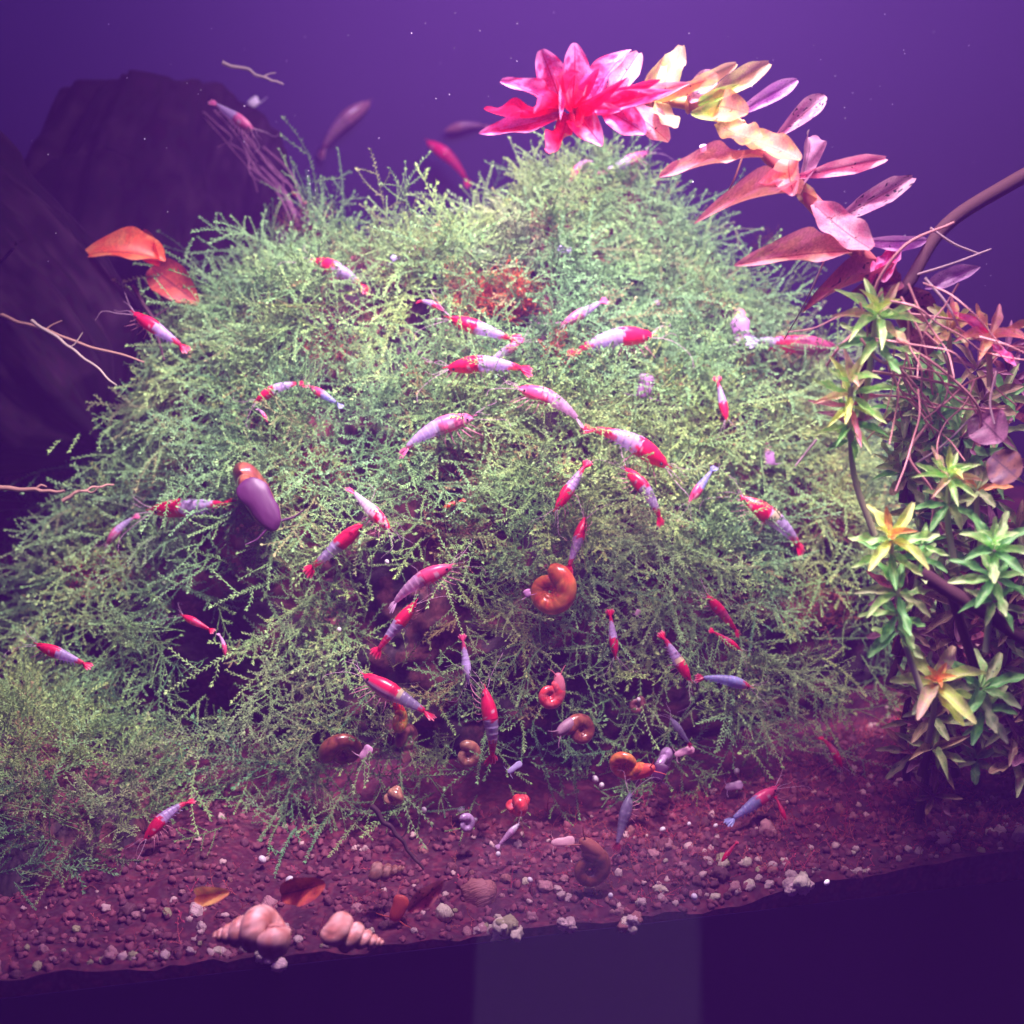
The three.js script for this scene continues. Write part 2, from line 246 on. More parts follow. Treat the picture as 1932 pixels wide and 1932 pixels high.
{
  const t = thing('moss_mound', 'large mound of feathery green moss over a dark core, crawling with red and white shrimp', 'moss');
  // core
  const ne = 110, na = 300, pos = [], idx = [], uv = [], O = V(-0.02, -0.02, -0.10);
  for (let i = 0; i <= ne; i++) for (let j = 0; j <= na; j++) {  // the core's skin, found along directions from its middle
    const el = i / ne * Math.PI / 2, an = j / na * 2 * Math.PI, d = V(Math.cos(el) * Math.cos(an), Math.sin(el), Math.cos(el) * Math.sin(an)), p = O.clone();
    for (let t = 0.02; t < 0.36; t += 0.003) { p.copy(O).addScaledVector(d, t); const h = mound(p.x, p.z + 0.042 * smooth(-0.07, 0.02, p.z)); if (h <= -0.5 || p.y > h) break; }
    p.addScaledVector(d, -0.008 + 0.020 * (fbm(p.x * 75, p.y * 75, p.z * 75) - 0.5) + 0.006 * (noise(p.x * 330, p.y * 330, p.z * 330) - 0.5)); pos.push(p.x, p.y, p.z); uv.push(an * 1.1, el * 1.2);
  }
  for (let i = 0; i < ne; i++) for (let j = 0; j < na; j++) { const q = i * (na + 1) + j; idx.push(q, q + na + 1, q + 1, q + 1, q + na + 1, q + na + 2); }
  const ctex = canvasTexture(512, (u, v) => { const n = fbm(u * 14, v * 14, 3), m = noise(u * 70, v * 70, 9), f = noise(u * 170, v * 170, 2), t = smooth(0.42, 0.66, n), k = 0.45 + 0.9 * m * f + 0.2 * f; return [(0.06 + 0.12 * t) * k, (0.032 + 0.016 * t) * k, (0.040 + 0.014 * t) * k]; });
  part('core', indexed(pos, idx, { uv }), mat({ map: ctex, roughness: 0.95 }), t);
  const sc = new Scatter(FRONDS.length), lg = new Scatter(LONG.length);
  let n = 0;
  while (n < 10500) {
    const x = rr(-0.275, 0.215), z = rr(-0.23, 0.086), h = mound(x, z); if (h < 0.004) continue;
    const nn = normalAt(mound, x, z); if (rnd() > 0.25 / Math.max(nn.y, 0.06)) continue;
    const p = V(x, h - 0.003, z); n++;
    if (rnd() < bareness(p) * 0.93) continue;
    if (z > -0.02 && rnd() < 0.80 * (1 - smooth(0.06, 0.14, h + (noise(x * 25, z * 25, 3) - 0.5) * 0.07))) continue;
    if (fbm(x * 26, z * 26 + h * 26, 5) < 0.43 && rnd() < 0.88) continue;
    const tang = V(rr(-1, 1), rr(-1, 1), rr(-1, 1)); tang.addScaledVector(nn, -tang.dot(nn)).normalize();
    const flat = rnd() < 0.55, hz = V(nn.x, 0, nn.z).normalize(), d = flat ? hz.multiplyScalar(rr(0.1, 1)).addScaledVector(tang, rr(0.5, 1)).add(V(0, rr(-0.15, 0.2), 0.1)).normalize() : nn.clone().multiplyScalar(rr(0.15, 0.8)).add(tang).add(V(0, 0.12, 0.1)).normalize();
    const zf = flat ? V(rr(-0.5, 0.5), 1, rr(-0.2, 0.6)) : nn.clone().add(V(rr(-0.6, 0.6), rr(-0.6, 0.6), rr(-0.3, 0.8)));
    sc.add(Math.floor(rnd() * FRONDS.length), p, basisQ(d, zf), rr(0.5, 0.95) * (0.7 + 0.7 * fbm(x * 16 + 5, h * 16, z * 16 + 9)), mossColor(x, h, z));
  }
  // long shoots that arch out over the front and sides
  for (let k = 0; k < 2300;) {
    const x = rr(-0.26, 0.2), z = rr(-0.12, 0.086), h = mound(x, z); if (h < 0.012) continue;
    const nn = normalAt(mound, x, z); if (rnd() > 0.2 / Math.max(nn.y, 0.05)) continue; k++;
    if (rnd() < bareness(V(x, h, z)) * 0.7) continue;
    if (z > -0.02 && h < 0.12 && fbm(x * 20 + 8, z * 20 + h * 20, 2) < 0.50 && rnd() < 0.8) continue;
    const d = nn.clone().multiplyScalar(rr(0.2, 0.7)).add(V(rr(-0.9, 0.9), rr(-0.8, 0.3), rr(-0.1, 0.5))).normalize();
    lg.add(Math.floor(rnd() * LONG.length), V(x, h - 0.002, z), basisQ(d, nn.clone().add(V(0, 0.2, 0.6))), rr(0.5, 1.0), mossColor(x, h, z).lerp(C(0.20, 0.35, 0.21), 0.3));
  }
  sc.build('moss_frond', FRONDS, mossMat, t); lg.build('moss_shoot', LONG, mossMat, t);
  globalThis.MOSS = t;
}

// a low clump of the same moss on the gravel at the far left
{
  const t = thing('moss_clump', 'low dim clump of moss on the gravel at the far left of the mound', 'moss'), sc = new Scatter(FRONDS.length), lg = new Scatter(LONG.length); seed = 5150;
  const dome = (x, z) => { const e = 1 - ((x + 0.245) / 0.095) ** 2 - ((z - 0.085) / 0.075) ** 2; return e > 0 ? 0.040 * Math.sqrt(e) * (0.75 + 0.5 * fbm(x * 30, z * 30)) : -1; };
  const pos = [], idx = [], uv = []; for (let j = 0; j <= 40; j++) for (let i = 0; i <= 40; i++) { const x = -0.335 + 0.2 * i / 40, z = 0.005 + 0.16 * j / 40; pos.push(x, Math.max(dome(x, z), -0.004) - 0.008, z); uv.push(x * 6, z * 6 + pos[pos.length - 2] * 4); }
  for (let j = 0; j < 40; j++) for (let i = 0; i < 40; i++) { const q = j * 41 + i; idx.push(q, q + 41, q + 1, q + 1, q + 41, q + 42); }
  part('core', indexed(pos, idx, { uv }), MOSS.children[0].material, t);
  for (let n = 0; n < 900;) {
    const x = rr(-0.33, -0.14), z = rr(0.01, 0.16), h = dome(x, z); if (h < 0.003) continue; n++;
    const nn = normalAt(dome, x, z), d = nn.clone().multiplyScalar(rr(0.2, 0.9)).add(V(rr(-1, 1), rr(-0.3, 0.5), rr(-0.6, 1))).normalize(), far = n % 5 === 0;
    (far ? lg : sc).add(Math.floor(rnd() * (far ? LONG : FRONDS).length), V(x, h - 0.003, z), basisQ(d, nn.clone().add(V(rr(-0.6, 0.6), 0.3, rr(-0.3, 0.8)))), rr(0.5, 0.95), mossColor(x, h, z));
  }
  sc.build('moss_frond', FRONDS, mossMat, t); lg.build('moss_shoot', LONG, mossMat, t);
}
// ---------------------------------------------------------------- shrimp
// local axes: +x head, +y back, z sides; length 1 from the tip of the rostrum to the end of the tail fan
const R1 = C(0.86, 0.022, 0.10), R2 = C(0.86, 0.09, 0.24), R3 = C(0.45, 0.01, 0.06), LAV = C(0.70, 0.52, 0.90), PNK = C(0.84, 0.46, 0.76), BLU = C(0.40, 0.42, 0.84), PAL = C(0.82, 0.66, 0.82), ORG = C(0.85, 0.10, 0.03), GRY = C(0.36, 0.28, 0.48), ROS = C(0.80, 0.16, 0.36), WHT = C(0.9, 0.78, 0.72);
const PATTERNS = {                                       // head, middle, tail, where the bands meet, white saddle, pale patches on the head
  rili: [R1, LAV, R1, 0.43, 0.74, 0, 0.1], rilipink: [R1, PNK, R2, 0.43, 0.76, 0, 0.15], saddle: [R1, LAV, R1, 0.40, 0.74, 1, 0.1], faded: [ROS, LAV, ROS, 0.44, 0.82, 0, 0.35], pinkish: [R2, PNK, PNK, 0.46, 0.9, 0, 0.3],
  red: [R1, R1, R1, 0.43, 0.6, 0, 0.1], dark: [R1, R2, R1, 0.4, 0.6, 0, 0.1], banded: [R1, PAL, R2, 0.42, 0.86, 0, 0.55], blue: [R1, BLU, R3, 0.22, 0.84, 0, 0.6], bluetail: [R2, BLU, BLU, 0.42, 0.95, 0, 0.3], grey: [GRY, GRY, R3, 0.35, 0.86, 0, 0.3],
  lav: [LAV, LAV, R2, 0.3, 0.72, 0, 0.2], orange: [ORG, ORG, ORG, 0.4, 0.7, 0, 0.1], midband: [R1, LAV, R1, 0.42, 0.66, 0, 0.1], pale: [PAL, PNK, PNK, 0.3, 0.9, 0, 0.3], stripe: [R1, GRY, R1, 0.46, 0.78, 1, 0.0],
};
PATTERNS.umber = [C(0.30, 0.13, 0.14), C(0.34, 0.17, 0.20), C(0.28, 0.10, 0.12), 0.4, 0.8, 0, 0];  // dull browns for the shrimp that stand for rear glass reflections
PATTERNS.twoband = [C(0.50, 0.10, 0.20), R1, LAV, 0.5, 0.68, 0, 0.0];
const POSES = { straight: [0.0, 0, 0.0], arched: [0.05, 0.10, 0.0], bent: [0.06, 0.22, 0.0], left: [0.02, 0.05, 0.13], right: [0.02, 0.05, -0.13] };
function spine(pose, s) {                                 // s: 0 rostrum tip .. 1 tail end
  const [hump, droop, side] = POSES[pose], u = Math.max(0, (s - 0.42) / 0.58);
  return V(0.5 - s, hump * Math.sin(Math.PI * Math.min(1, s * 1.1)) - droop * u * u, side * u * u);
}
function bodyR(s) {
  if (s < 0.42) return 0.012 + 0.079 * Math.pow(Math.sin(Math.PI * 0.5 * Math.min(1, (s - 0.04) / 0.31)), 0.85);
  const k = (s - 0.42) / 0.42, seg = (k * 6) % 1;
  return 0.086 - 0.060 * Math.pow(k, 1.1) + 0.006 * (0.9 - seg) * (1 - 0.6 * k);
}
function shrimpColor(pat, s, up, z, id) {
  const [h, m, t, b0, b1, sad, pale] = PATTERNS[pat], w = (noise(s * 14, z * 3 + id, up * 3) - 0.5) * 0.10;
  let c = s + w < b0 ? h.clone() : s + w < b1 ? m.clone() : t.clone();
  const n = noise(s * 26, z * 26 + id * 3.1, up * 9);
  if (s + w < b0 && noise(s * 16 + id, z * 12, up * 3) > 1 - pale) c.lerp(PAL, 0.7);
  else c.multiplyScalar(0.75 + 0.45 * n);
  if (s > b0 && s < b1) { if (n > 0.72) c.lerp(h, 0.25); if (sad && s < b0 + 0.08 && up > 0.35) c = C(0.88, 0.72, 0.45); }
  if (s > 0.43 && s < 0.84) { const g = ((s - 0.42) / 0.07) % 1; if (g > 0.86) c.multiplyScalar(0.8); else if (g < 0.12) c.lerp(WHT, 0.12); c.lerp(C(0.30, 0.16, 0.52), 0.35 * smooth(0.55, 0.8, noise(s * 40, z * 9 + id, up * 5))); }
  if (pat === 'stripe' && up > 0.1 && s < 0.5) c = R1.clone();
  if (pat === 'stripe' && up <= 0.1 && s < 0.5) c = C(0.42, 0.24, 0.42);
  return c;
}
const cacheG = {};
function cached(key, f) { return cacheG[key] ??= f(); }
function bodyGeo(pose, pat, s0, s1, rings, sides, id, cone) {
  const pos = [], idx = [], col = [];
  for (let i = 0; i <= rings; i++) {
    const s = s0 + (s1 - s0) * i / rings, c = spine(pose, s), d = spine(pose, s + 0.01).sub(spine(pose, s - 0.01)).normalize(), sd = V(0, 1, 0).cross(d).normalize(), u = V().crossVectors(d, sd);
    let r = bodyR(s); if (i === 0) r *= cone ? 0.3 : 0.97; if (i === rings) r *= 0.85;
    for (let j = 0; j < sides; j++) {
      const a = j / sides * 2 * Math.PI, cu = Math.cos(a), su = Math.sin(a), belly = cu < 0 ? 0.85 : 1.12;
      const p = c.clone().addScaledVector(u, r * 1.14 * cu * belly).addScaledVector(sd, r * 0.98 * su); pos.push(p.x, p.y, p.z);
      const k = shrimpColor(pat, s, cu, su, id); col.push(k.r, k.g, k.b);
    }
  }
  for (let i = 0; i < rings; i++) for (let j = 0; j < sides; j++) { const a = i * sides + j, b = i * sides + (j + 1) % sides; idx.push(a, a + sides, b, b, a + sides, b + sides); }
  for (const [i, f] of [[0, 1], [rings, -1]]) for (let j = 1; j < sides - 1; j++) { const a = i * sides; f > 0 ? idx.push(a, a + j, a + j + 1) : idx.push(a, a + j + 1, a + j); }
  return indexed(pos, idx, { color: col });
}
function bladeGeo(L, W, c0, c1, id, notch = 0) {           // a flat rounded blade along -x with some thickness
  const pos = [], idx = [], col = [], n = 7;
  for (let i = 0; i <= n; i++) {
    const t = i / n, w = W * Math.pow(Math.sin(Math.PI * Math.min(0.97, 0.12 + 0.8 * t)), 0.7), c = c0.clone().lerp(c1, smooth(0.7, 1, t + 0.15 * (noise(t * 9, id) - 0.5)));
    for (const [z, y] of [[-w, 0], [0, W * 0.16], [w, 0], [0, -W * 0.1]]) { pos.push(-L * t, y - 0.1 * L * t * t, z); col.push(c.r, c.g, c.b); }
  }
  for (let i = 0; i < n; i++) for (let j = 0; j < 4; j++) { const a = i * 4 + j, b = i * 4 + (j + 1) % 4; idx.push(a, a + 4, b, b, a + 4, b + 4); }
  return indexed(pos, idx, { color: col });
}
const shrimpMat = mat({ vertexColors: true, roughness: 0.32, transmission: 0.28, thickness: 0, ior: 1.38, clearcoat: 0.4, clearcoatRoughness: 0.25 });
const abdomenMat = mat({ vertexColors: true, roughness: 0.32, transmission: 0.35, thickness: 0, ior: 1.36, clearcoat: 0.3, clearcoatRoughness: 0.3, transparent: true, opacity: 0.78 });
const shrimpMatClear = mat({ vertexColors: true, roughness: 0.35, transmission: 0.5, thickness: 0, ior: 1.34, transparent: true, opacity: 0.72 });
const eyeMat = mat({ color: C(0.01, 0.005, 0.012), roughness: 0.15, clearcoat: 1 });
const legMat = mat({ color: C(0.85, 0.34, 0.48), roughness: 0.5, transmission: 0.3, thickness: 0 }), feelMat = mat({ color: C(0.75, 0.45, 0.65), roughness: 0.5, transmission: 0.3, thickness: 0 });
const eyeG = new THREE.SphereGeometry(0.017, 10, 8);
let shrimpId = 0;
function makeShrimp(name, label, group, pose, pat, detail) {
  const id = shrimpId++ % 5, o = thing(name, label, 'shrimp', null, group), key = pose + pat + id, P = PATTERNS[pat], M = pat === 'grey' ? shrimpMatClear : shrimpMat;
  const car = part('carapace', cached('c' + key, () => {
    const b = bodyGeo(pose, pat, 0.055, 0.425, 22, 16, id, true);
    const rp = [], ri = [], rc = [];                      // rostrum: a keeled spike
    [[0.0, 0.002, 0.004], [0.06, 0.010, 0.009], [0.12, 0.022, 0.013], [0.2, 0.02, 0.01]].forEach(([s, h, w]) => { const c = spine(pose, s); c.y += 0.03 + (s > 0.1 ? bodyR(s) * 0.85 - 0.01 : 0); for (const [y, z] of [[h, 0], [0, w], [-h, 0], [0, -w]]) { rp.push(c.x, c.y + y, c.z + z); rc.push(P[0].r, P[0].g, P[0].b); } });
    for (let i = 0; i < 3; i++) for (let j = 0; j < 4; j++) { const a = i * 4 + j, d = i * 4 + (j + 1) % 4; ri.push(a, a + 4, d, d, a + 4, d + 4); }
    return mergeGeometries([b, indexed(rp, ri, { color: rc })]);
  }), M, o);
  if (detail > 0) for (const s of [-1, 1]) { const e = part('eye', eyeG, eyeMat, car), c = spine(pose, 0.125); e.position.set(c.x, c.y + 0.022, c.z + s * 0.042); }
  part('abdomen', cached('a' + key, () => bodyGeo(pose, pat, 0.40, 0.845, 48, 16, id)), pat === 'grey' ? M : abdomenMat, o);
  const tail = spine(pose, 0.835), td = tail.clone().sub(spine(pose, 0.80)).normalize();
  const tq = new THREE.Quaternion().setFromUnitVectors(V(-1, 0, 0), td);
  const tb = (a, L, W) => cached('t' + pat + L, () => bladeGeo(L, W, P[2], P[2].clone().lerp(PAL, 0.3), id));
  for (const [a, L, W] of [[0, 0.15, 0.026], [0.32, 0.165, 0.032], [-0.32, 0.165, 0.032], [0.62, 0.15, 0.030], [-0.62, 0.15, 0.030]]) {
    const f = part('tail_blade', tb(a, L, W), M, o); f.position.copy(tail).add(V(0, Math.abs(a) * -0.01, 0)); f.quaternion.copy(tq).multiply(new THREE.Quaternion().setFromAxisAngle(V(0, 1, 0), a));
  }
  if (detail > 1) {
    for (let k = 0; k < 5; k++) for (const s of [-1, 1]) {
      const c = spine(pose, 0.19 + 0.05 * k), y = c.y - bodyR(0.25) * 0.7, f = (2 - k) * 0.035 + 0.02;
      part('leg', cached('l' + pose + k + s, () => tube([V(c.x, y, c.z + s * 0.03), V(c.x + f * 0.7, y - 0.05, c.z + s * 0.075), V(c.x + f * 1.3 + 0.01, y - 0.12, c.z + s * 0.085), V(c.x + f * 1.6 + 0.03, y - 0.175, c.z + s * 0.07)], 0.0066, 0.003, 8, 4)), legMat, o);
    }
    part('swimmeret', cached('p' + pose + pat, () => { const gs = []; for (let k = 0; k < 5; k++) for (const s of [-1, 1]) { const sp = 0.46 + 0.06 * k, c = spine(pose, sp), g = bladeGeo(0.06, 0.014, P[1], P[1], k); g.rotateZ(0.9); g.translate(c.x, c.y - bodyR(sp) * 0.7, c.z + s * 0.03); gs.push(g); } return mergeGeometries(gs); }), M, o);
  }
  if (detail > 0) for (const [s, k] of [[-1, 0], [1, 0], [-1, 1], [1, 1]]) {
    const c = spine(pose, 0.08), l = k ? 0.5 : 0.26;
    part('antenna', cached('n' + s + k + pose + id, () => { seed = 99 + id * 7 + k * 3 + s; return tube([V(c.x, c.y + 0.01, c.z + s * 0.02), V(c.x + l * 0.35, c.y + 0.03 - 0.04 * k + rr(-0.02, 0.05), c.z + s * (0.05 + 0.08 * k)), V(c.x + l * 0.7, c.y + 0.03 - 0.09 * k + rr(-0.05, 0.06), c.z + s * (0.09 + 0.18 * k)), V(c.x + l * (1 - 0.3 * k), c.y - 0.01 - 0.12 * k + rr(-0.1, 0.1), c.z + s * (0.1 + 0.3 * k))], 0.0034, 0.0015, 12, 4); }), feelMat, o);
  }
  return o;
}
// where the eye looks from, so that a creature can turn its back or its side to it
function placeAlong(o, hx, hy, tx, ty, roll, lift, follow, D0) {
  const dh = (D0 ?? hitD(hx, hy)) - lift, dt = (D0 ?? hitD(tx, ty)) - lift, mid = (dh + dt) / 2, pix = Math.hypot(hx - tx, hy - ty) * PXM(mid);
  const lim = Math.min(0.6 * pix, Math.abs(dh - dt)) * Math.sign(dh - dt) * follow;
  const m = Math.min(mid, Math.min(dh, dt) + 0.02);
  const H = at(hx, hy, m + lim / 2), T = at(tx, ty, m - lim / 2), X = H.clone().sub(T), L = X.length(); X.normalize();
  const cam = EYE.clone().sub(H.clone().add(T).multiplyScalar(0.5)).normalize(); cam.addScaledVector(X, -cam.dot(X)).normalize();
  const S = V().crossVectors(cam, X); if (S.dot(UPV) < 0) S.negate();
  const U = cam.multiplyScalar(Math.cos(roll)).addScaledVector(S, Math.sin(roll)).normalize(), Z = V().crossVectors(X, U);
  o.position.copy(H).add(T).multiplyScalar(0.5); o.quaternion.setFromRotationMatrix(new THREE.Matrix4().makeBasis(X, U, Z)); o.scale.setScalar(L);
}
const SHRIMPS = [
  [1045, 968, 1112, 866, 35, 'straight', 'rili', 0.018, 'red-headed shrimp hanging head down with a red tail fan, above the orange ramshorn'],
  [1174, 880, 1260, 988, 50, 'arched', 'rili', 0.018, 'red and lavender shrimp slanting down to the right, between the blue one and the snail'],
  // head x, y, tail x, y, roll, pose, pattern, lift, label
  [583, 492, 700, 540, 50, 'arched', 'rili', 0.014, 'red-headed lavender shrimp alone near the upper left edge of the mound'],
  [838, 588, 785, 560, 40, 'bent', 'rili', 0.014, 'short foreshortened shrimp with a round red head and lavender back, topmost of the central cluster'],
  [838, 598, 985, 645, 20, 'straight', 'rili', 0.014, 'shrimp with a red head patch and striped lavender tail just below the rust-coloured patch'],
  [992, 640, 912, 688, 30, 'straight', 'faded', 0.012, 'small pink shrimp squeezed between two larger red-headed shrimp'],
  [835, 698, 1008, 688, 45, 'arched', 'rili', 0.016, 'bright red-headed shrimp with white saddle and violet tail in the middle of the upper mound'],
  [1058, 614, 1147, 563, 30, 'straight', 'faded', 0.012, 'small lavender shrimp pointing its pink head down towards the horizontal red-tailed shrimp'],
  [1240, 637, 1068, 655, 55, 'arched', 'rili', 0.016, 'horizontal shrimp with red head, pale lavender middle and red tail at the upper right'],
  [970, 733, 1112, 792, 75, 'arched', 'pinkish', 0.016, 'pink mottled shrimp with visible pale legs on bright green moss in the centre'],
  [1265, 888, 1100, 790, 55, 'arched', 'midband', 0.014, 'shrimp with red head low and a red tail fan touching the pink mottled shrimp'],
  [902, 787, 742, 847, 60, 'arched', 'faded', 0.016, 'slender lavender shrimp with faded rose head above the brown tuft in the centre'],
  [1298, 952, 1350, 878, 35, 'straight', 'bluetail', 0.012, 'small bluish shrimp with a red head at the right, near the saddle-backed red shrimp'],
  [1388, 935, 1532, 1040, 45, 'arched', 'saddle', 0.018, 'large vivid red shrimp with a cream saddle at the right edge of the moss'],
  [832, 960, 878, 942, 40, 'straight', 'orange', 0.010, 'tiny orange shrimp in the dark hollow below the brown tuft'],
  [738, 1003, 655, 917, 60, 'straight', 'banded', 0.018, 'whitish shrimp with red bands and thin pale legs facing down to the right'],
  [692, 982, 573, 1085, 30, 'straight', 'rili', 0.016, 'shrimp with a crimson head under the banded white one, tail fan to the lower left'],
  [862, 1066, 722, 1142, 55, 'arched', 'pinkish', 0.016, 'rosy shrimp with pale lavender tail and dark eye just left of the orange ramshorn snail'],
  [790, 1130, 702, 1240, 15, 'straight', 'midband', 0.016, 'thin crimson shrimp seen from above with a red stripe down its tail'],
  [278, 966, 445, 948, 45, 'straight', 'rili', 0.014, 'shrimp with red head and blue-lavender body just left of the snail with the purple foot'],
  [200, 1030, 258, 966, 45, 'arched', 'faded', 0.012, 'small pink and lavender shrimp at the left edge of the moss, above the red algae'],
  [478, 762, 574, 710, 40, 'bent', 'rili', 0.012, 'red shrimp on the left shoulder of the mound with its tail up to the right'],
  [580, 728, 648, 768, 50, 'straight', 'bluetail', 0.012, 'small violet shrimp directly right of the red shrimp on the left shoulder'],
  [1107, 970, 1068, 1085, 10, 'straight', 'rili', 0.020, 'slim shrimp standing with its blue tail on the large orange ramshorn snail'],
  [1162, 1245, 1150, 1148, 0, 'straight', 'rili', 0.018, 'small shrimp with its red head down, below right of the large orange ramshorn'],
  [1305, 1290, 1245, 1190, 40, 'straight', 'saddle', 0.018, 'shrimp with white saddle and red head pointing down, left of the blue shrimp'],
  [1422, 1300, 1312, 1272, 35, 'arched', 'blue', 0.018, 'plump blue shrimp with red patches on its head on the lower right moss'],
  [1400, 1230, 1338, 1186, 40, 'straight', 'dark', 0.012, 'dim reddish shrimp half hidden in the moss above the blue shrimp'],
  [676, 1272, 824, 1355, 65, 'straight', 'stripe', 0.018, 'translucent shrimp with a red stripe along its back above the yellow and red snail'],
  [912, 1290, 935, 1450, 25, 'arched', 'midband', 0.022, 'big crimson shrimp with violet tail in the lower centre, largest one over the dark moss'],
  [884, 1292, 872, 1195, 15, 'straight', 'lav', 0.018, 'pale violet shrimp with pink tail tip just above the big crimson shrimp'],
  [62, 1215, 175, 1258, 45, 'straight', 'rili', 0.012, 'red-headed shrimp at the far left edge over dark water'],
  [270, 1590, 362, 1498, 55, 'arched', 'rili', 0.020, 'red and violet shrimp at the lower left near the gravel, tail up to the right'],
  [1372, 798, 1352, 708, 10, 'straight', 'rili', 0.012, 'thin-tailed shrimp with a fat red head pointing down, right of the small purple snail'],
  [1585, 660, 1405, 640, 45, 'straight', 'twoband', 0.022, 'large translucent shrimp with violet and red bands at the right rim of the mound'],
  [245, 588, 358, 662, 45, 'straight', 'rili', 0.02, 'dim red and violet shrimp floating in front of the stump, below the orange leaf'],
  [482, 248, 395, 188, 50, 'straight', 'faded', 0.02, 'blurred violet shrimp with red end on top of the driftwood stump'],
  [1075, 345, 1112, 290, 40, 'bent', 'pinkish', 0.012, 'blurred magenta shrimp on the peak of the mound right under the pink rosette'],
  [1225, 288, 1130, 328, 50, 'straight', 'faded', 0.012, 'blurred rose shrimp on the back peak, right of the magenta one'],
  [158, 905, 142, 862, 20, 'straight', 'red', 0.012, 'tiny red shrimp in the dark moss at the left'],
  [340, 1160, 405, 1192, 30, 'straight', 'dark', 0.010, 'dark red shrimp buried in moss below the red algae patch'],
  [425, 1240, 415, 1190, 30, 'bent', 'pinkish', 0.014, 'tiny pink shrimp next to the dark red buried one'],
  [1472, 1482, 1368, 1555, 40, 'straight', 'bluetail', 0.012, 'pale blue shrimp resting on the reddish gravel at the lower right'],
  [1192, 1490, 1160, 1610, 30, 'straight', 'grey', 0.020, 'grey glassy shrimp hanging below the orange snail near the gravel'],
  [1590, 1452, 1550, 1382, 30, 'bent', 'dark', 0.012, 'dark crimson shrimp on the gravel beneath the hanging moss at the right'],
  [1484, 1550, 1462, 1500, 30, 'straight', 'red', 0.008, 'little red shrimp beside the pale blue shrimp on the gravel'],
  [1360, 1628, 1392, 1586, 40, 'straight', 'red', 0.008, 'tiny scarlet shrimp on the gravel in front of the orange stone'],
  [982, 1552, 935, 1600, 40, 'straight', 'pale', 0.02, 'tiny pale pink baby shrimp below the small red pointed snail'],
  [1262, 1352, 1306, 1410, 40, 'straight', 'grey', 0.014, 'faint grey-violet shrimp behind thin moss stems above the orange snail'],
  [548, 360, 578, 384, 30, 'straight', 'red', 0.012, 'small red shrimp at the foot of the stump where the moss begins'],
  [505, 798, 485, 765, 30, 'bent', 'pinkish', 0.012, 'pink shrimp head poking out of the moss under the red shrimp on the left shoulder'],
  [1330, 1120, 1398, 1200, 50, 'straight', 'dark', 0.006, 'murky dark red shrimp deep in the hollow above the right-hand moss'],
  [1765, 1352, 1690, 1348, 30, 'bent', 'dark', 0.01, 'dark pink shrimp under the yellow rosette at the lower right'],
];
for (const [hx, hy, tx, ty, roll, pose, pat, lift, label] of SHRIMPS) {
  const px = Math.hypot(hx - tx, hy - ty), o = makeShrimp('cherry_shrimp', label, 'rili shrimp grazing over the moss', pose, pat, px > 100 ? 2 : px > 60 ? 1 : 0);
  const D0 = { 62: 0.56, 245: 0.665, 482: 0.735 }[hx];
  placeAlong(o, hx, hy, tx, ty, roll * Math.PI / 180, lift + 0.009, 0.5, D0);
}
// three shrimp built at the rear wall to stand for reflections in the back glass
for (const [hx, hy, tx, ty, D, pat, label] of [[800, 265, 895, 345, 0.96, 'red', 'dim red shrimp standing for a reflection in the rear glass, beside the mound peak'], [835, 250, 925, 232, 0.97, 'umber', 'faint dusky shrimp standing for a reflection in the rear glass, left of the pink rosette'], [705, 190, 590, 290, 0.97, 'umber', 'ghostly brownish shrimp standing for a reflection in the rear glass over open water']]) {
  const o = makeShrimp('cherry_shrimp', label, 'rili shrimp grazing over the moss', 'arched', pat, 0); placeAlong(o, hx, hy, tx, ty, 0.9, 0, 0, D);
}
// ---------------------------------------------------------------- snails
function shellGeo(turns, grow, tubeK, rise, open = 1, n = 26, colA, colB, id) {
  // logarithmic spiral in the x-y plane (axis z); outer radius 1
  const per = 36, N = Math.round(turns * per), pos = [], idx = [], col = [], k = Math.log(grow) / (2 * Math.PI), top = turns * 2 * Math.PI;
  for (let i = 0; i <= N; i++) {
    const th = i / N * top, f = Math.exp(k * (th - top)), R = (1 - tubeK) * f, left = N - i, r = tubeK * f * (left < 5 ? Math.sqrt(Math.max(0.0004, 1 - ((5 - left) / 5) ** 2)) : 1), zc = rise * (1 - f);
    for (let j = 0; j < n; j++) {
      const a = j / n * 2 * Math.PI, rib = 1 + 0.026 * Math.sin(th * 30) * (0.3 + noise(th * 4, a)), rad = R + r * rib * Math.cos(a), z = zc + r * rib * 1.0 * Math.sin(a) * (rise ? 1 : 0.85);
      pos.push(rad * Math.cos(th), rad * Math.sin(th), z);
      const m = fbm(th * 2.2, a * 1.2 + id * 9, id), q = noise(th * 19, a * 0.5, id + 4), w = noise(th * 7, a * 5, id), c = colA.clone().lerp(colB, smooth(0.35, 0.7, m)).multiplyScalar(0.55 + 0.75 * q * (0.5 + w)); col.push(c.r, c.g, c.b);
    }
  }
  for (let i = 0; i < N; i++) for (let j = 0; j < n; j++) { const a = i * n + j, b = i * n + (j + 1) % n; idx.push(a, a + n, b, b, a + n, b + n); }
  return indexed(pos, idx, { color: col });
}
const shellMat = mat({ vertexColors: true, roughness: 0.28, clearcoat: 0.7, clearcoatRoughness: 0.2, transmission: 0.12, thickness: 0 });
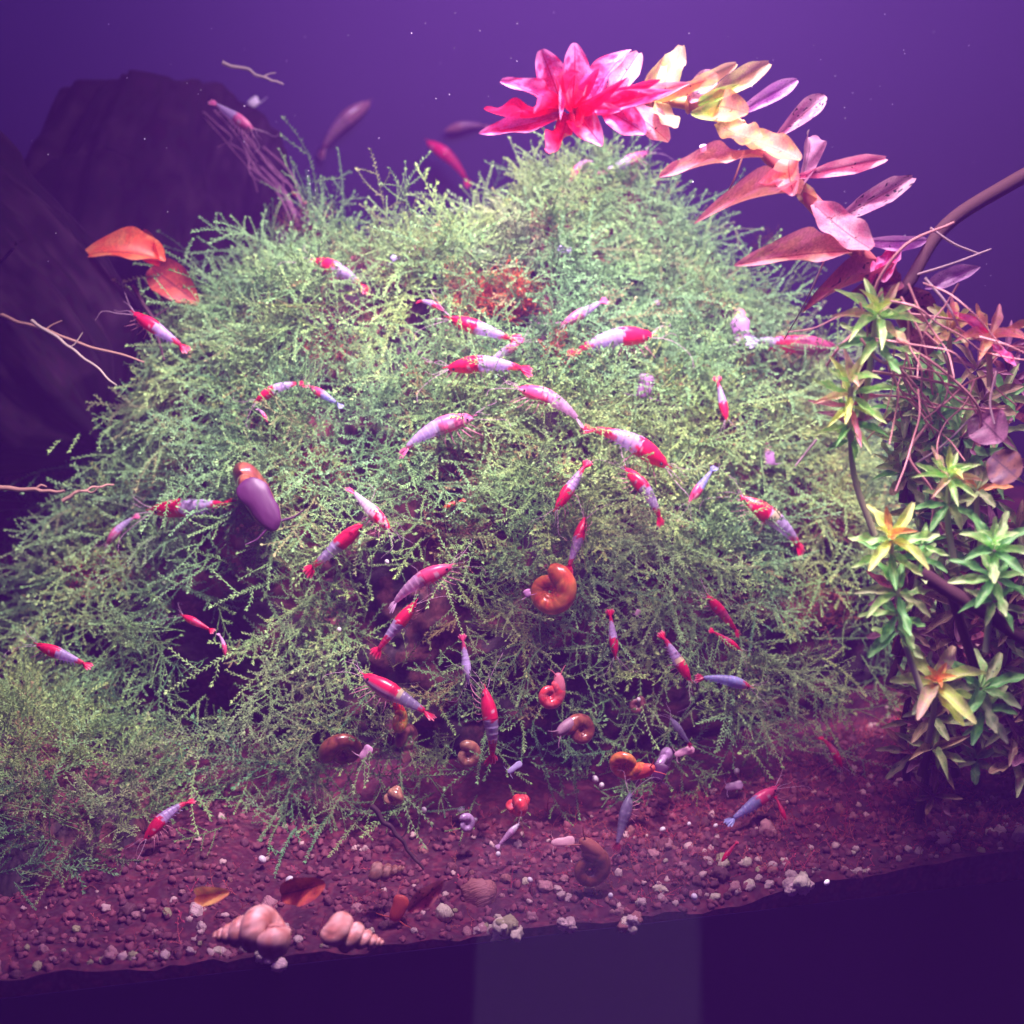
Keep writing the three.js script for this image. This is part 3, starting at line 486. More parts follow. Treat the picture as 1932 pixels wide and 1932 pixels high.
function lumpGeo(rx, ry, rz, amp, freq, id, det = 5) {
  const g = new THREE.IcosahedronGeometry(1, det); g.deleteAttribute('uv'); g.deleteAttribute('normal'); const m = mergeVertices(g, 1e-4), p = m.attributes.position, v = V();
  for (let i = 0; i < p.count; i++) { v.fromBufferAttribute(p, i); const k = 1 + amp * (fbm(v.x * freq + id * 7, v.y * freq, v.z * freq) - 0.5) * 2; p.setXYZ(i, v.x * rx * k, v.y * ry * k, v.z * rz * k); }
  m.computeVertexNormals(); return m;
}
const bodyMats = {};
const fleshMat = (c) => bodyMats[c.getHexString()] ??= mat({ color: c, roughness: 0.5, transmission: 0.25, thickness: 0 });
function soleGeo(w, h, id) {                                 // a creeping sole: long, flat in front, rounded at both ends, slightly waisted
  const g = lumpGeo(1, 1, 1, 0.13, 1.5, id, 7), p = g.attributes.position;
  for (let i = 0; i < p.count; i++) { const x = p.getX(i), y = p.getY(i), z = p.getZ(i), k = Math.pow(Math.abs(y), 0.8) * Math.sign(y), wide = Math.pow(Math.max(0, 1 - k * k * k * k), 0.5) / Math.max(0.25, Math.sqrt(Math.max(0, 1 - y * y))), taper = 1 + 0.24 * k - 0.10 * Math.exp(-((k - 0.1) ** 2) / 0.08); p.setXYZ(i, x * w * Math.min(1.6, wide) * taper, k * h, z > 0 ? z * w * 0.42 : z * w * 0.8); }
  g.computeVertexNormals(); return g;
}
const SH = { orange: [C(0.90, 0.30, 0.08), C(0.78, 0.12, 0.05)], red: [C(0.85, 0.06, 0.07), C(0.8, 0.14, 0.16)], brown: [C(0.34, 0.10, 0.055), C(0.20, 0.04, 0.04)], tan: [C(0.55, 0.28, 0.17), C(0.42, 0.15, 0.10)], husk: [C(0.46, 0.23, 0.19), C(0.30, 0.10, 0.07)], lilac: [C(0.58, 0.36, 0.62), C(0.42, 0.22, 0.45)], yellow: [C(0.55, 0.33, 0.05), C(0.7, 0.1, 0.03)], dim: [C(0.36, 0.13, 0.12), C(0.24, 0.07, 0.07)], pink: [C(0.85, 0.42, 0.5), C(0.8, 0.3, 0.4)] };
function orient(o, n, spin) {                               // +z towards n, spun about it
  const up = Math.abs(n.y) > 0.95 ? V(1, 0, 0) : V(0, 1, 0), X = V().crossVectors(up, n).normalize(), Y = V().crossVectors(n, X);
  o.quaternion.setFromRotationMatrix(new THREE.Matrix4().makeBasis(X, Y, n)).multiply(new THREE.Quaternion().setFromAxisAngle(V(0, 0, 1), spin));
}
// a coiled ramshorn; tilt turns the coil's face away from the eye
function ramshorn(x, y, rpx, kind, spin, tiltX, tiltY, lift, label, foot, D0) {
  const D = D0 ?? hitD(x, y) - lift, o = thing('ramshorn_snail', label, 'snail', at(x, y, D), 'ramshorn snails in the tank'), r = rpx * 1.25 * PXM(D);
  const n = EYE.clone().sub(o.position).normalize().applyAxisAngle(UPV, tiltX).applyAxisAngle(RIGHT, tiltY).normalize(); orient(o, n, spin); o.scale.setScalar(r);
  const [a, b] = SH[kind]; part('shell', cached('ram' + kind, () => shellGeo(3.2, 1.95, 0.37, 0, 1, 26, a, b, kind.length)), shellMat, o);
  if (foot) {                                               // soft body out of the mouth of the shell
    const f = part('foot', cached('foot', () => { const g = lumpGeo(0.30, 0.68, 0.26, 0.1, 2, 3); g.translate(0.62, 0.42, 0.02); return g; }), fleshMat(foot), o);
    for (const s of [-1, 1]) part('tentacle', cached('tent' + s, () => tube([V(0.62 + s * 0.12, 0.95, 0.1), V(0.62 + s * 0.3, 1.25, 0.16), V(0.60 + s * 0.48, 1.42, 0.18)], 0.035, 0.015, 6, 4)), fleshMat(foot), f);
  }
  return o;
}
// a pointed snail shell lying from its mouth (x0, y0) to its tip (x1, y1)
function spire(x0, y0, x1, y1, kind, lift, label, turns = 4.5, fat = 1, D0, spin = 3.6) {
  const D = D0 ?? hitD((x0 + x1) / 2, (y0 + y1) / 2) - lift, A = at(x0, y0, D), B = at(x1, y1, D + 0.004), o = thing('spire_snail', label, 'snail', A), L = A.distanceTo(B), z = B.clone().sub(A).normalize();
  orient(o, z, spin); o.scale.setScalar(L);
  const [a, b] = SH[kind]; const g = cached('spire' + kind + turns + fat, () => { const q = shellGeo(turns, 1.47, 0.58, 2.4 / fat, 1, 20, a, b, kind.length); q.computeBoundingBox(); const s = 1 / (q.boundingBox.max.z - q.boundingBox.min.z); q.translate(0, 0, -q.boundingBox.min.z); q.scale(s, s, s); return q; });
  part('shell', g, shellMat, o); return o;
}
// a creeping snail whose soft sole faces the eye: sole from (x0,y0) to (x1,y1), shell seen behind its upper end
function creeper(x0, y0, x1, y1, wpx, sole, kind, rpx, lift, label, D0) {
  const D = D0 ?? hitD((x0 + x1) / 2, (y0 + y1) / 2) - lift, A = at(x0, y0, D), B = at(x1, y1, D), o = thing('creeping_snail', label, 'snail', A.clone().add(B).multiplyScalar(0.5)), Y = A.clone().sub(B), L = Y.length(); Y.normalize();
  const n = EYE.clone().sub(o.position).normalize(), X = V().crossVectors(Y, n).normalize(), Z = V().crossVectors(X, Y); o.quaternion.setFromRotationMatrix(new THREE.Matrix4().makeBasis(X, Y, Z));
  const w = wpx * PXM(D) / 2, f = part('foot', soleGeo(w, L / 2, wpx), fleshMat(sole), o);
  for (const s of [-1, 1]) part('tentacle', tube([V(s * w * 0.6, -L * 0.4, 0), V(s * w * 1.5, -L * 0.46, 0), V(s * w * 2.4, -L * 0.44, 0.001)], w * 0.10, w * 0.04, 6, 4), fleshMat(sole), f);
  if (rpx) { const r = rpx * 2.6 * PXM(D), s = part('shell', cached('ram' + kind, () => shellGeo(3.2, 1.95, 0.37, 0, 1, 26, ...SH[kind], kind.length)), shellMat, o); s.scale.setScalar(r); s.position.set(-w * 0.1, L * 0.22, -r * 0.55); s.rotation.set(0.1, 1.42, 0.1); }
  return o;
}
const MAUVE = C(0.12, 0.022, 0.11), ROSE = C(0.85, 0.25, 0.33), PALEV = C(0.42, 0.2, 0.44);
ramshorn(1037, 1116, 50, 'orange', 0.5, -0.25, 0.15, 0.022, 'large glossy orange ramshorn snail with a deep hole in its coil');
ramshorn(1037, 1312, 29, 'red', 0.1, 0.35, 0.2, 0.022, 'bright coral red ramshorn snail with its pink foot out', ROSE);
ramshorn(1096, 1380, 33, 'brown', 2.0, 0.5, 0.1, 0.022, 'dark brown speckled ramshorn snail lower centre, beside the coral red one', C(0.4, 0.2, 0.3));
ramshorn(1180, 1441, 36, 'orange', -1.0, -0.2, 0.75, 0.024, 'orange snail stretching its bright red head out to the right', C(0.9, 0.12, 0.08));
ramshorn(648, 1418, 42, 'brown', 2.6, 0.1, 0.75, 0.012, 'dim brown ramshorn snail under moss stems at the lower left of centre');
ramshorn(882, 1426, 27, 'tan', 1.0, 0.2, 0.3, 0.016, 'small tan ramshorn snail behind the tail of the big crimson shrimp');
ramshorn(1200, 1330, 18, 'dim', 0, 0.2, 0.1, 0.010, 'small murky brown snail deep in the moss, left of the shrimp with the white saddle');
ramshorn(1112, 1640, 42, 'brown', 0.8, 0.3, 0.45, 0.020, 'brownish orange snail lying on the gravel under the hanging moss', C(0.55, 0.16, 0.12));
ramshorn(22, 905, 20, 'dim', 1, 0.3, 0.4, 0.012, 'small round mauve snail on a twig at the far left edge');
ramshorn(818, 433, 12, 'red', 0, 0.4, 0.3, 0.012, 'tiny bright red round snail on the upper back of the mound');
ramshorn(752, 1362, 26, 'yellow', 0.6, 1.0, 0.2, 0.018, 'yellow and red snail with mossy shell below the red-striped shrimp', C(0.85, 0.05, 0.03));
ramshorn(880, 1555, 19, 'lilac', 1.2, 0.5, 0.3, 0.03, 'pale lilac rounded snail hanging over the dark gap in the lower centre');
ramshorn(770, 1395, 30, 'dim', 2.2, 0.9, 0.3, 0.006, 'dim maroon snail tucked behind the yellow and red one');
spire(738, 1518, 752, 1482, 'tan', 0.03, 'little tan pointed snail under the moss fringe, left of the lilac one', 3.5, 1.6);
spire(962, 1530, 998, 1503, 'red', 0.03, 'small red pointed snail hanging at the lower edge of the moss', 3.5, 1.6);
creeper(464, 904, 523, 1000, 54, MAUVE, 'brown', 36, 0.034, 'big snail with reddish brown shell and smooth purple foot, left of centre');
creeper(1395, 598, 1402, 652, 34, PALEV, 'pink', 18, 0.016, 'upright pink snail with violet foot beside the large translucent shrimp');
creeper(1222, 705, 1212, 752, 30, MAUVE.clone().lerp(PALEV, 0.5), 'lilac', 0, 0.016, 'plain purple slug-like snail foot on the right of the mound, above centre');
creeper(1448, 852, 1455, 880, 22, PALEV, 'pink', 12, 0.014, 'small pink-topped snail with violet foot at the right of the mound');
creeper(1250, 1440, 1238, 1475, 26, MAUVE, 'lilac', 18, 0.026, 'indigo footed snail right of the orange snail with the red head');
creeper(1310, 1412, 1272, 1424, 15, C(0.85, 0.42, 0.62), 'pink', 0, 0.02, 'pale pink oval snail sole above the gravel at the right');
creeper(1402, 1480, 1368, 1486, 16, C(0.7, 0.4, 0.7), 'pink', 0, 0.012, 'lilac oval snail near the pale blue shrimp');
creeper(700, 1408, 680, 1432, 18, C(0.82, 0.4, 0.66), 'pink', 0, 0.022, 'folded pale pink snail in front of the dim brown ramshorn');
creeper(984, 1438, 958, 1458, 12, C(0.62, 0.5, 0.85), 'pink', 0, 0.024, 'tiny pale violet snail sole left of the brown ramshorn');
creeper(1085, 1586, 1040, 1590, 18, C(0.85, 0.45, 0.55), 'pink', 0, 0.014, 'pale pink oval snail on the gravel near the brownish orange snail');
creeper(762, 1690, 742, 1738, 30, C(0.7, 0.09, 0.05), 'yellow', 0, 0.014, 'shiny orange-red snail lying on the gravel right of the segmented shell');
creeper(1206, 1150, 1200, 1162, 9, C(0.8, 0.5, 0.7), 'pink', 0, 0.02, 'tiny pale pink snail on a moss stem right of the orange ramshorn');
creeper(992, 1112, 998, 1126, 14, C(0.75, 0.4, 0.75), 'pink', 0, 0.036, 'tiny lilac snail stuck to the left side of the orange ramshorn');
creeper(1755, 1286, 1748, 1302, 20, C(0.75, 0.35, 0.75), 'pink', 0, 0, 'tiny violet snail on the yellow rosette at the lower right', 0.485);
creeper(1326, 272, 1328, 290, 14, C(0.7, 0.5, 0.72), 'pink', 0, 0, 'tiny pale snail floating beneath the arching plant stem', 0.56);
creeper(474, 186, 484, 200, 22, C(0.8, 0.7, 0.8), 'pink', 0, 0, 'blurred white snail drifting above the driftwood stump', 0.86);
creeper(740, 482, 746, 492, 12, C(0.6, 0.5, 0.85), 'pink', 0, 0.012, 'tiny pale lilac snail at the back of the mound, below the red round snail');
creeper(1052, 470, 1078, 474, 14, C(0.5, 0.42, 0.75), 'pink', 0, 0.012, 'small bluish snail at the back of the mound right of the peak');
creeper(1240, 565, 1240, 576, 11, C(0.72, 0.5, 0.75), 'pink', 0, 0.012, 'tiny pale violet snail near the top right of the mound');
// ---------------------------------------------------------------- leaves and stem plants
function leafShape(curl, fold, wave, base) {                // unit leaf: grows along +y, face towards +z, half width 0.5
  const nu = 20, nv = 8, pos = [], idx = [], uv = [];
  for (let i = 0; i <= nu; i++) for (let j = 0; j <= nv; j++) {
    const t = i / nu, v = j / nv * 2 - 1, w = 0.5 * (base === 'lance' ? Math.pow(Math.sin(Math.PI * Math.pow(t, 0.85) * 0.985 + 0.02), 0.8) : base === 'spoon' ? Math.pow(Math.sin(Math.PI * (0.05 + 0.90 * Math.pow(t, 1.45))), 0.8) : Math.pow(Math.sin(Math.PI * (0.04 + 0.92 * t)), 0.65));
    const ang = curl * t, y = curl ? Math.sin(ang) / curl : t, z = curl ? (Math.cos(ang) - 1) / curl : 0;
    const e = wave * Math.sin(t * 13 + v) * v * v + fold * v * v * 0.25 - 0.02 * (1 - Math.abs(v));
    const cc = Math.cos(curl / 2), ss = Math.sin(curl / 2), k = curl / (2 * ss), Z = z + e * w * 2;   // the tip lies on +y
    pos.push(w * v, (y * cc - Z * ss) * k, (y * ss + Z * cc) * k); uv.push((v + 1) / 2, t);
  }
  for (let i = 0; i < nu; i++) for (let j = 0; j < nv; j++) { const a = i * (nv + 1) + j, b = a + 1, c = a + nv + 1, d = c + 1; idx.push(a, b, c, b, d, c); }
  return indexed(pos, idx, { uv });
}
const LEAFG = { oval: [leafShape(0.5, 0.35, 0.05, 'oval'), leafShape(-0.5, 0.3, 0.08, 'oval'), leafShape(0.9, 0.5, 0.04, 'oval')], lance: [leafShape(0.5, 0.5, 0.05, 'lance'), leafShape(-0.6, 0.5, 0.06, 'lance'), leafShape(1.0, 0.7, 0.04, 'lance')], spoon: [leafShape(0.6, 0.4, 0.06, 'spoon'), leafShape(-0.6, 0.4, 0.06, 'spoon'), leafShape(1.0, 0.6, 0.05, 'spoon')] };
function leafMap(a, b, vein, spots, id) {
  return canvasTexture(192, (u, t) => {
    const v = Math.abs(u * 2 - 1), n = fbm(u * 5 + id * 9, t * 9, id), f = noise(u * 40, t * 80, id), k = smooth(0.3, 0.7, n + 0.25 * (t - 0.5)); let c = [0, 1, 2].map((q) => a[q] + (b[q] - a[q]) * k);
    const side = Math.abs(((t * 9 + v * 1.7 - 0.2 * noise(u * 9, t * 9, 7)) % 1) - 0.5), isV = v < 0.045 ? 0.8 : side < 0.05 ? 0.35 * (1 - v) : 0;
    c = c.map((x, q) => (x + (vein[q] - x) * isV) * (0.88 + 0.24 * f));
    const sp = noise(u * 13 + id * 31, t * 24, id + 3); if (sp > 1 - spots) c = c.map((x, q) => x * 0.15 + [0.05, 0.02, 0.04][q]);
    return c;
  }, true);
}
// sRGB leaf colours: two tones, vein, share of dark decay spots
const LK = {
  pink: [[0.96, 0.28, 0.52], [0.97, 0.60, 0.84], [0.88, 0.10, 0.34], 0.03], hot: [[0.95, 0.12, 0.36], [0.96, 0.25, 0.50], [0.80, 0.05, 0.30], 0.0], rose: [[0.96, 0.56, 0.68], [0.97, 0.70, 0.76], [0.85, 0.30, 0.42], 0.06],
  cream: [[0.82, 0.80, 0.54], [0.86, 0.70, 0.60], [0.80, 0.72, 0.46], 0.03], peach: [[0.90, 0.76, 0.48], [0.93, 0.62, 0.52], [0.72, 0.50, 0.36], 0.06], green: [[0.62, 0.82, 0.36], [0.84, 0.84, 0.50], [0.78, 0.86, 0.52], 0.02],
  salmon: [[0.92, 0.66, 0.56], [0.95, 0.62, 0.68], [0.66, 0.33, 0.32], 0.04], holes: [[0.80, 0.52, 0.66], [0.86, 0.66, 0.74], [0.66, 0.36, 0.46], 0.17], violet: [[0.74, 0.50, 0.74], [0.82, 0.62, 0.80], [0.62, 0.36, 0.6], 0.07], maroon: [[0.58, 0.28, 0.36], [0.66, 0.36, 0.36], [0.42, 0.18, 0.24], 0.13],
  lime: [[0.66, 0.90, 0.50], [0.84, 0.94, 0.62], [0.90, 0.96, 0.72], 0.0], leaf: [[0.42, 0.72, 0.38], [0.58, 0.82, 0.46], [0.66, 0.78, 0.50], 0.02], yellow: [[0.86, 0.96, 0.46], [0.92, 0.94, 0.58], [0.84, 0.80, 0.40], 0.01], amber: [[0.94, 0.72, 0.38], [0.94, 0.58, 0.38], [0.80, 0.36, 0.2], 0.0], straw: [[0.90, 0.92, 0.64], [0.92, 0.84, 0.66], [0.7, 0.5, 0.36], 0.05],
  olive: [[0.56, 0.66, 0.40], [0.68, 0.70, 0.48], [0.66, 0.64, 0.48], 0.06], brown: [[0.62, 0.54, 0.40], [0.74, 0.60, 0.48], [0.44, 0.26, 0.24], 0.08], dusk: [[0.60, 0.38, 0.50], [0.70, 0.46, 0.58], [0.4, 0.22, 0.32], 0.05],
};
const leafMats = {}; let lk = 0;
for (const [k, [a, b, v, s]] of Object.entries(LK)) leafMats[k] = mat({ map: leafMap(a, b, v, s, ++lk), roughness: 0.5, transmission: 0.55, thickness: 0, ior: 1.4, specularIntensity: 0.6 });
seed = 4242;
function leafAt(parent, A, B, w, kind, shape, tilt, name = 'leaf') {  // a leaf from A to B (world), w wide, its face turned to the eye and then tilted about its length
  const Y = B.clone().sub(A), L = Y.length(); Y.normalize();
  const n = EYE.clone().sub(A).normalize().add(V(0, 0.55, 0)); n.addScaledVector(Y, -n.dot(Y)).normalize(); n.applyAxisAngle(Y, tilt);
  const X = V().crossVectors(Y, n), g = LEAFG[shape][Math.floor(rnd() * 3)], m = part(name, g, leafMats[kind], parent);
  m.position.copy(A).sub(parent.position); m.quaternion.setFromRotationMatrix(new THREE.Matrix4().makeBasis(X, Y, n)); m.scale.set(w * 1.2, L * 1.04, L); return m;
}
const stemMats = { red: mat({ color: C(0.42, 0.10, 0.10), roughness: 0.5 }), dark: mat({ color: C(0.07, 0.028, 0.034), roughness: 0.8, specularIntensity: 0.3 }), tan: mat({ color: C(0.55, 0.28, 0.12), roughness: 0.5 }), green: mat({ color: C(0.34, 0.32, 0.18), roughness: 0.6 }), root: mat({ color: C(0.62, 0.26, 0.26), roughness: 0.5, transmission: 0.2, thickness: 0 }), pale: mat({ color: C(0.46, 0.3, 0.33), roughness: 0.5, transmission: 0.2, thickness: 0 }) };
function pathPart(name, parent, pts, r0, r1, m, seg = 24, sides = 8) { const w = pts.map(([x, y, D]) => at(x, y, D).sub(parent ? parent.position : V())); return part(name, tube(w, r0, r1, seg, sides), m, parent); }
{
  const D = 0.50, P = thing('red_stem_plant', 'arching red stem plant tipped with a hot pink rosette', 'plant', at(1640, 500, D));
  pathPart('stem', P, [[1760, 760, 0.53], [1725, 640, 0.52], [1660, 520, 0.505], [1590, 445, 0.50], [1500, 345, D], [1430, 272, D]], 0.0034, 0.0029, stemMats.red, 40, 10);
  pathPart('stem', P, [[1430, 272, D], [1370, 222, D], [1300, 196, D], [1230, 188, D], [1150, 195, D - 0.004], [1082, 207, D - 0.006]], 0.0028, 0.0017, stemMats.tan, 40, 10);
  pathPart('stem', P, [[2090, 250, 0.53], [1900, 350, 0.52], [1780, 430, 0.51], [1710, 540, 0.50], [1655, 605, 0.50], [1632, 690, 0.51], [1618, 800, 0.53]], 0.0030, 0.0016, stemMats.dark, 40, 10);
  for (const t of [[1300, 196], [1262, 191], [1230, 188], [1195, 190], [1370, 222], [1400, 245], [1500, 345], [1545, 397], [1590, 445], [1625, 482]]) { const q = at(t[0], t[1], D - 0.0005), k = part('stem_node', new THREE.TorusGeometry(0.0029, 0.0007, 6, 14), stemMats.tan, P); k.position.copy(q).sub(P.position); k.rotation.set(0.3, 1.2, 0.4); }
  // [x0, y0, x1, y1, width, kind, shape, tilt, depth at tip]
  const L = [
    [1078, 209, 1062, 176, 18, 'hot', 'lance', 0.6, -0.028], [1080, 209, 1100, 182, 16, 'hot', 'lance', -0.5, -0.03], [1076, 211, 1058, 226, 18, 'pink', 'lance', 0.2, -0.03], [1080, 212, 1096, 232, 18, 'hot', 'lance', -0.2, -0.028],
    [1078, 205, 1084, 86, 54, 'pink', 'oval', 0.25, -0.01], [1060, 198, 1022, 98, 56, 'pink', 'oval', -0.15, -0.012], [1062, 202, 949, 156, 34, 'pink', 'oval', 0.1, -0.016], [1055, 208, 919, 206, 26, 'hot', 'lance', 0.5, -0.02], [1066, 214, 910, 250, 34, 'pink', 'lance', -0.3, -0.02], [1072, 214, 1038, 286, 40, 'hot', 'oval', 0.35, -0.02], [1084, 210, 1134, 272, 50, 'pink', 'spoon', 0.3, -0.014],
    [1110, 205, 1188, 98, 50, 'pink', 'lance', -0.4, 0.0], [1075, 205, 1128, 132, 22, 'hot', 'lance', 1.0, -0.022], [1084, 207, 1180, 148, 24, 'hot', 'lance', 0.9, -0.02], [1088, 209, 1240, 152, 26, 'hot', 'lance', 0.8, -0.016], [1070, 205, 1092, 140, 20, 'hot', 'lance', -0.9, -0.024], [1068, 207, 1050, 150, 18, 'hot', 'lance', 0.9, -0.026], [1062, 208, 1010, 214, 18, 'hot', 'lance', 0.8, -0.026],
    [1140, 196, 1202, 103, 46, 'rose', 'spoon', 0.2, 0.006], [1130, 200, 1214, 250, 52, 'pink', 'spoon', 0.2, -0.01], [1165, 196, 1258, 264, 56, 'rose', 'spoon', -0.2, 0.0], [1150, 196, 1296, 158, 34, 'rose', 'lance', 0.5, -0.014], [1120, 202, 1262, 172, 32, 'pink', 'lance', 0.5, -0.016], [1100, 203, 1168, 208, 26, 'pink', 'oval', 0.6, -0.016], [1105, 200, 1140, 150, 30, 'pink', 'oval', 0.4, -0.006],
    [1205, 190, 1256, 108, 30, 'cream', 'lance', 0.5, 0.004], [1245, 186, 1284, 90, 44, 'cream', 'oval', -0.2, 0.002], [1240, 192, 1272, 240, 42, 'cream', 'oval', -0.5, -0.006], [1232, 190, 1330, 152, 24, 'peach', 'lance', 0.7, -0.012], [1262, 188, 1384, 122, 26, 'cream', 'spoon', 0.7, -0.008], [1300, 192, 1346, 138, 40, 'holes', 'oval', 0.3, 0.006], [1316, 196, 1446, 122, 38, 'cream', 'spoon', 0.4, 0.0], [1316, 196, 1392, 160, 22, 'green', 'lance', 0.5, -0.008],
    [1360, 214, 1306, 214, 34, 'green', 'oval', -0.6, -0.012], [1330, 196, 1408, 212, 58, 'peach', 'oval', 0.3, -0.014], [1352, 232, 1432, 262, 52, 'peach', 'oval', -0.2, -0.012], [1376, 224, 1500, 154, 30, 'violet', 'spoon', 0.4, 0.006], [1402, 262, 1506, 300, 58, 'peach', 'oval', -0.2, -0.012], [1462, 262, 1554, 184, 40, 'holes', 'spoon', 0.3, 0.006], [1440, 296, 1252, 332, 40, 'salmon', 'spoon', 0.15, -0.014],
    [1508, 366, 1318, 420, 46, 'salmon', 'lance', 0.2, -0.018], [1606, 474, 1394, 500, 64, 'salmon', 'lance', -0.1, -0.02], [1535, 384, 1640, 466, 66, 'rose', 'oval', 0.0, -0.014], [1500, 330, 1436, 345, 40, 'rose', 'lance', 0.5, -0.012], [1490, 300, 1498, 366, 62, 'salmon', 'oval', 0.5, -0.014], [1492, 336, 1664, 300, 34, 'rose', 'spoon', 0.5, 0.004], [1510, 345, 1535, 384, 36, 'cream', 'oval', 0.6, 0.004], [1566, 422, 1716, 338, 44, 'holes', 'spoon', 0.4, 0.008],
    [1598, 452, 1742, 452, 30, 'violet', 'spoon', 0.7, 0.01], [1690, 470, 1668, 530, 44, 'pink', 'oval', 0.3, -0.01], [1690, 520, 1520, 588, 48, 'maroon', 'lance', 0.4, -0.01], [1700, 530, 1600, 560, 46, 'maroon', 'lance', -0.3, -0.004], [1745, 545, 1846, 505, 36, 'violet', 'lance', 0.2, 0.0], [1715, 545, 1750, 600, 60, 'maroon', 'oval', 0.3, 0.004], [1742, 610, 1742, 670, 56, 'maroon', 'oval', 0.1, 0.004], [1690, 480, 1640, 545, 20, 'pink', 'lance', 0.8, -0.01], [1508, 352, 1524, 262, 40, 'dusk', 'oval', 0.4, 0.03],
  ];
  for (const [x0, y0, x1, y1, w, k, s, tilt, dz] of L) { const d = D - 0.004 + (y0 > 460 ? 0.004 : 0); leafAt(P, at(x0, y0, d), at(x1, y1, d + dz), w * PXM(D) * (y0 > 255 ? 0.8 : 0.9), k, s, tilt); }
  for (const [pts, r, m] of [[[[1405, 285, D], [1380, 350, D], [1345, 395, 0.52]], 0.0004, 'pale'], [[[1565, 470, D], [1525, 560, 0.51], [1480, 640, 0.54]], 0.0004, 'pale'], [[[1700, 560, 0.49], [1740, 640, 0.485], [1760, 745, 0.49]], 0.0005, 'root'], [[[1650, 640, 0.49], [1720, 720, 0.485], [1790, 800, 0.49]], 0.0006, 'root'], [[[1690, 640, 0.485], [1780, 700, 0.48], [1850, 780, 0.485], [1835, 850, 0.49]], 0.0006, 'root'], [[[1640, 700, 0.49], [1740, 715, 0.485], [1820, 740, 0.49], [1850, 800, 0.49]], 0.0006, 'root'],
    [[[1640, 745, 0.49], [1720, 755, 0.49], [1760, 800, 0.49]], 0.0005, 'root'], [[[1750, 800, 0.49], [1715, 860, 0.485], [1760, 930, 0.485], [1756, 1000, 0.49]], 0.0006, 'root'], [[[1880, 700, 0.48], [1868, 760, 0.48], [1876, 800, 0.48]], 0.0005, 'pale'], [[[1620, 620, 0.49], [1580, 660, 0.485], [1560, 690, 0.49]], 0.0006, 'root'], [[[1695, 590, 0.49], [1780, 600, 0.485], [1880, 615, 0.49]], 0.0006, 'root'], [[[1745, 525, 0.49], [1790, 580, 0.485], [1835, 680, 0.485]], 0.0006, 'pale'],
    [[[1580, 670, 0.5], [1590, 740, 0.5], [1600, 800, 0.5]], 0.0003, 'pale'], [[[1720, 880, 0.49], [1780, 840, 0.49], [1840, 780, 0.49]], 0.0005, 'pale'], [[[1710, 600, 0.49], [1650, 560, 0.485], [1700, 470, 0.48], [1800, 420, 0.49]], 0.0007, 'root'], [[[1540, 830, 0.49], [1500, 880, 0.48]], 0.0005, 'pale'], [[[1725, 520, 0.5], [1790, 500, 0.495], [1870, 470, 0.5]], 0.0005, 'pale'], [[[1755, 430, 0.5], [1800, 460, 0.5], [1850, 480, 0.5]], 0.0005, 'pale'], [[[1690, 690, 0.49], [1760, 770, 0.487], [1830, 720, 0.49], [1900, 700, 0.49]], 0.0005, 'root']]) pathPart('root', P, pts, r, r * 0.7, stemMats[m], 20, 5);
}
{
  const P = scene.children.findLast((o) => o.name === 'red_stem_plant'); seed = 640;      // more of the fine roots that tangle at the right
  for (let i = 0; i < 24; i++) { let x = rr(1620, 1860), y = rr(520, 760), D = rr(0.47, 0.492), a = rr(0.3, 2.2); const pts = [[x, y, D]]; for (let k = 0; k < 4; k++) { a += rr(-0.7, 0.7); x += 50 * Math.cos(a); y += 50 * Math.abs(Math.sin(a)); D += rr(-0.006, 0.006); pts.push([x, y, D]); } pathPart('root', P, pts, rr(0.00028, 0.0005), 0.00025, stemMats.root, 18, 5); }
}
function whorl(P, cx, cy, D, R, n, kinds, axis, elev, wK = 0.3, shape = 'oval', off = 0) {
  const c = at(cx, cy, D), r = R * PXM(D), e1 = V().crossVectors(axis, V(0.3, 0.1, 1)).normalize(), e2 = V().crossVectors(axis, e1);
  for (let i = 0; i < n; i++) {
    const a = off + (i + rr(-0.15, 0.15)) / n * 2 * Math.PI, d = e1.clone().multiplyScalar(Math.cos(a)).addScaledVector(e2, Math.sin(a)).addScaledVector(axis, elev * rr(0.7, 1.3)).normalize();
    const B = c.clone().addScaledVector(d, r * rr(0.85, 1.15));
    const m = part('leaf', LEAFG[shape][Math.floor(rnd() * 3)], leafMats[kinds[i % kinds.length]], P), Y = d, nn = axis.clone(); nn.addScaledVector(Y, -nn.dot(Y)).normalize(); nn.applyAxisAngle(Y, rr(-0.3, 0.3));
    m.position.copy(c).addScaledVector(d, r * 0.05).sub(P.position); m.quaternion.setFromRotationMatrix(new THREE.Matrix4().makeBasis(V().crossVectors(Y, nn), Y, nn)); m.scale.set(r * wK, B.distanceTo(c), r);
  }
}
const AX = V(0, 0.80, 0.60).normalize();
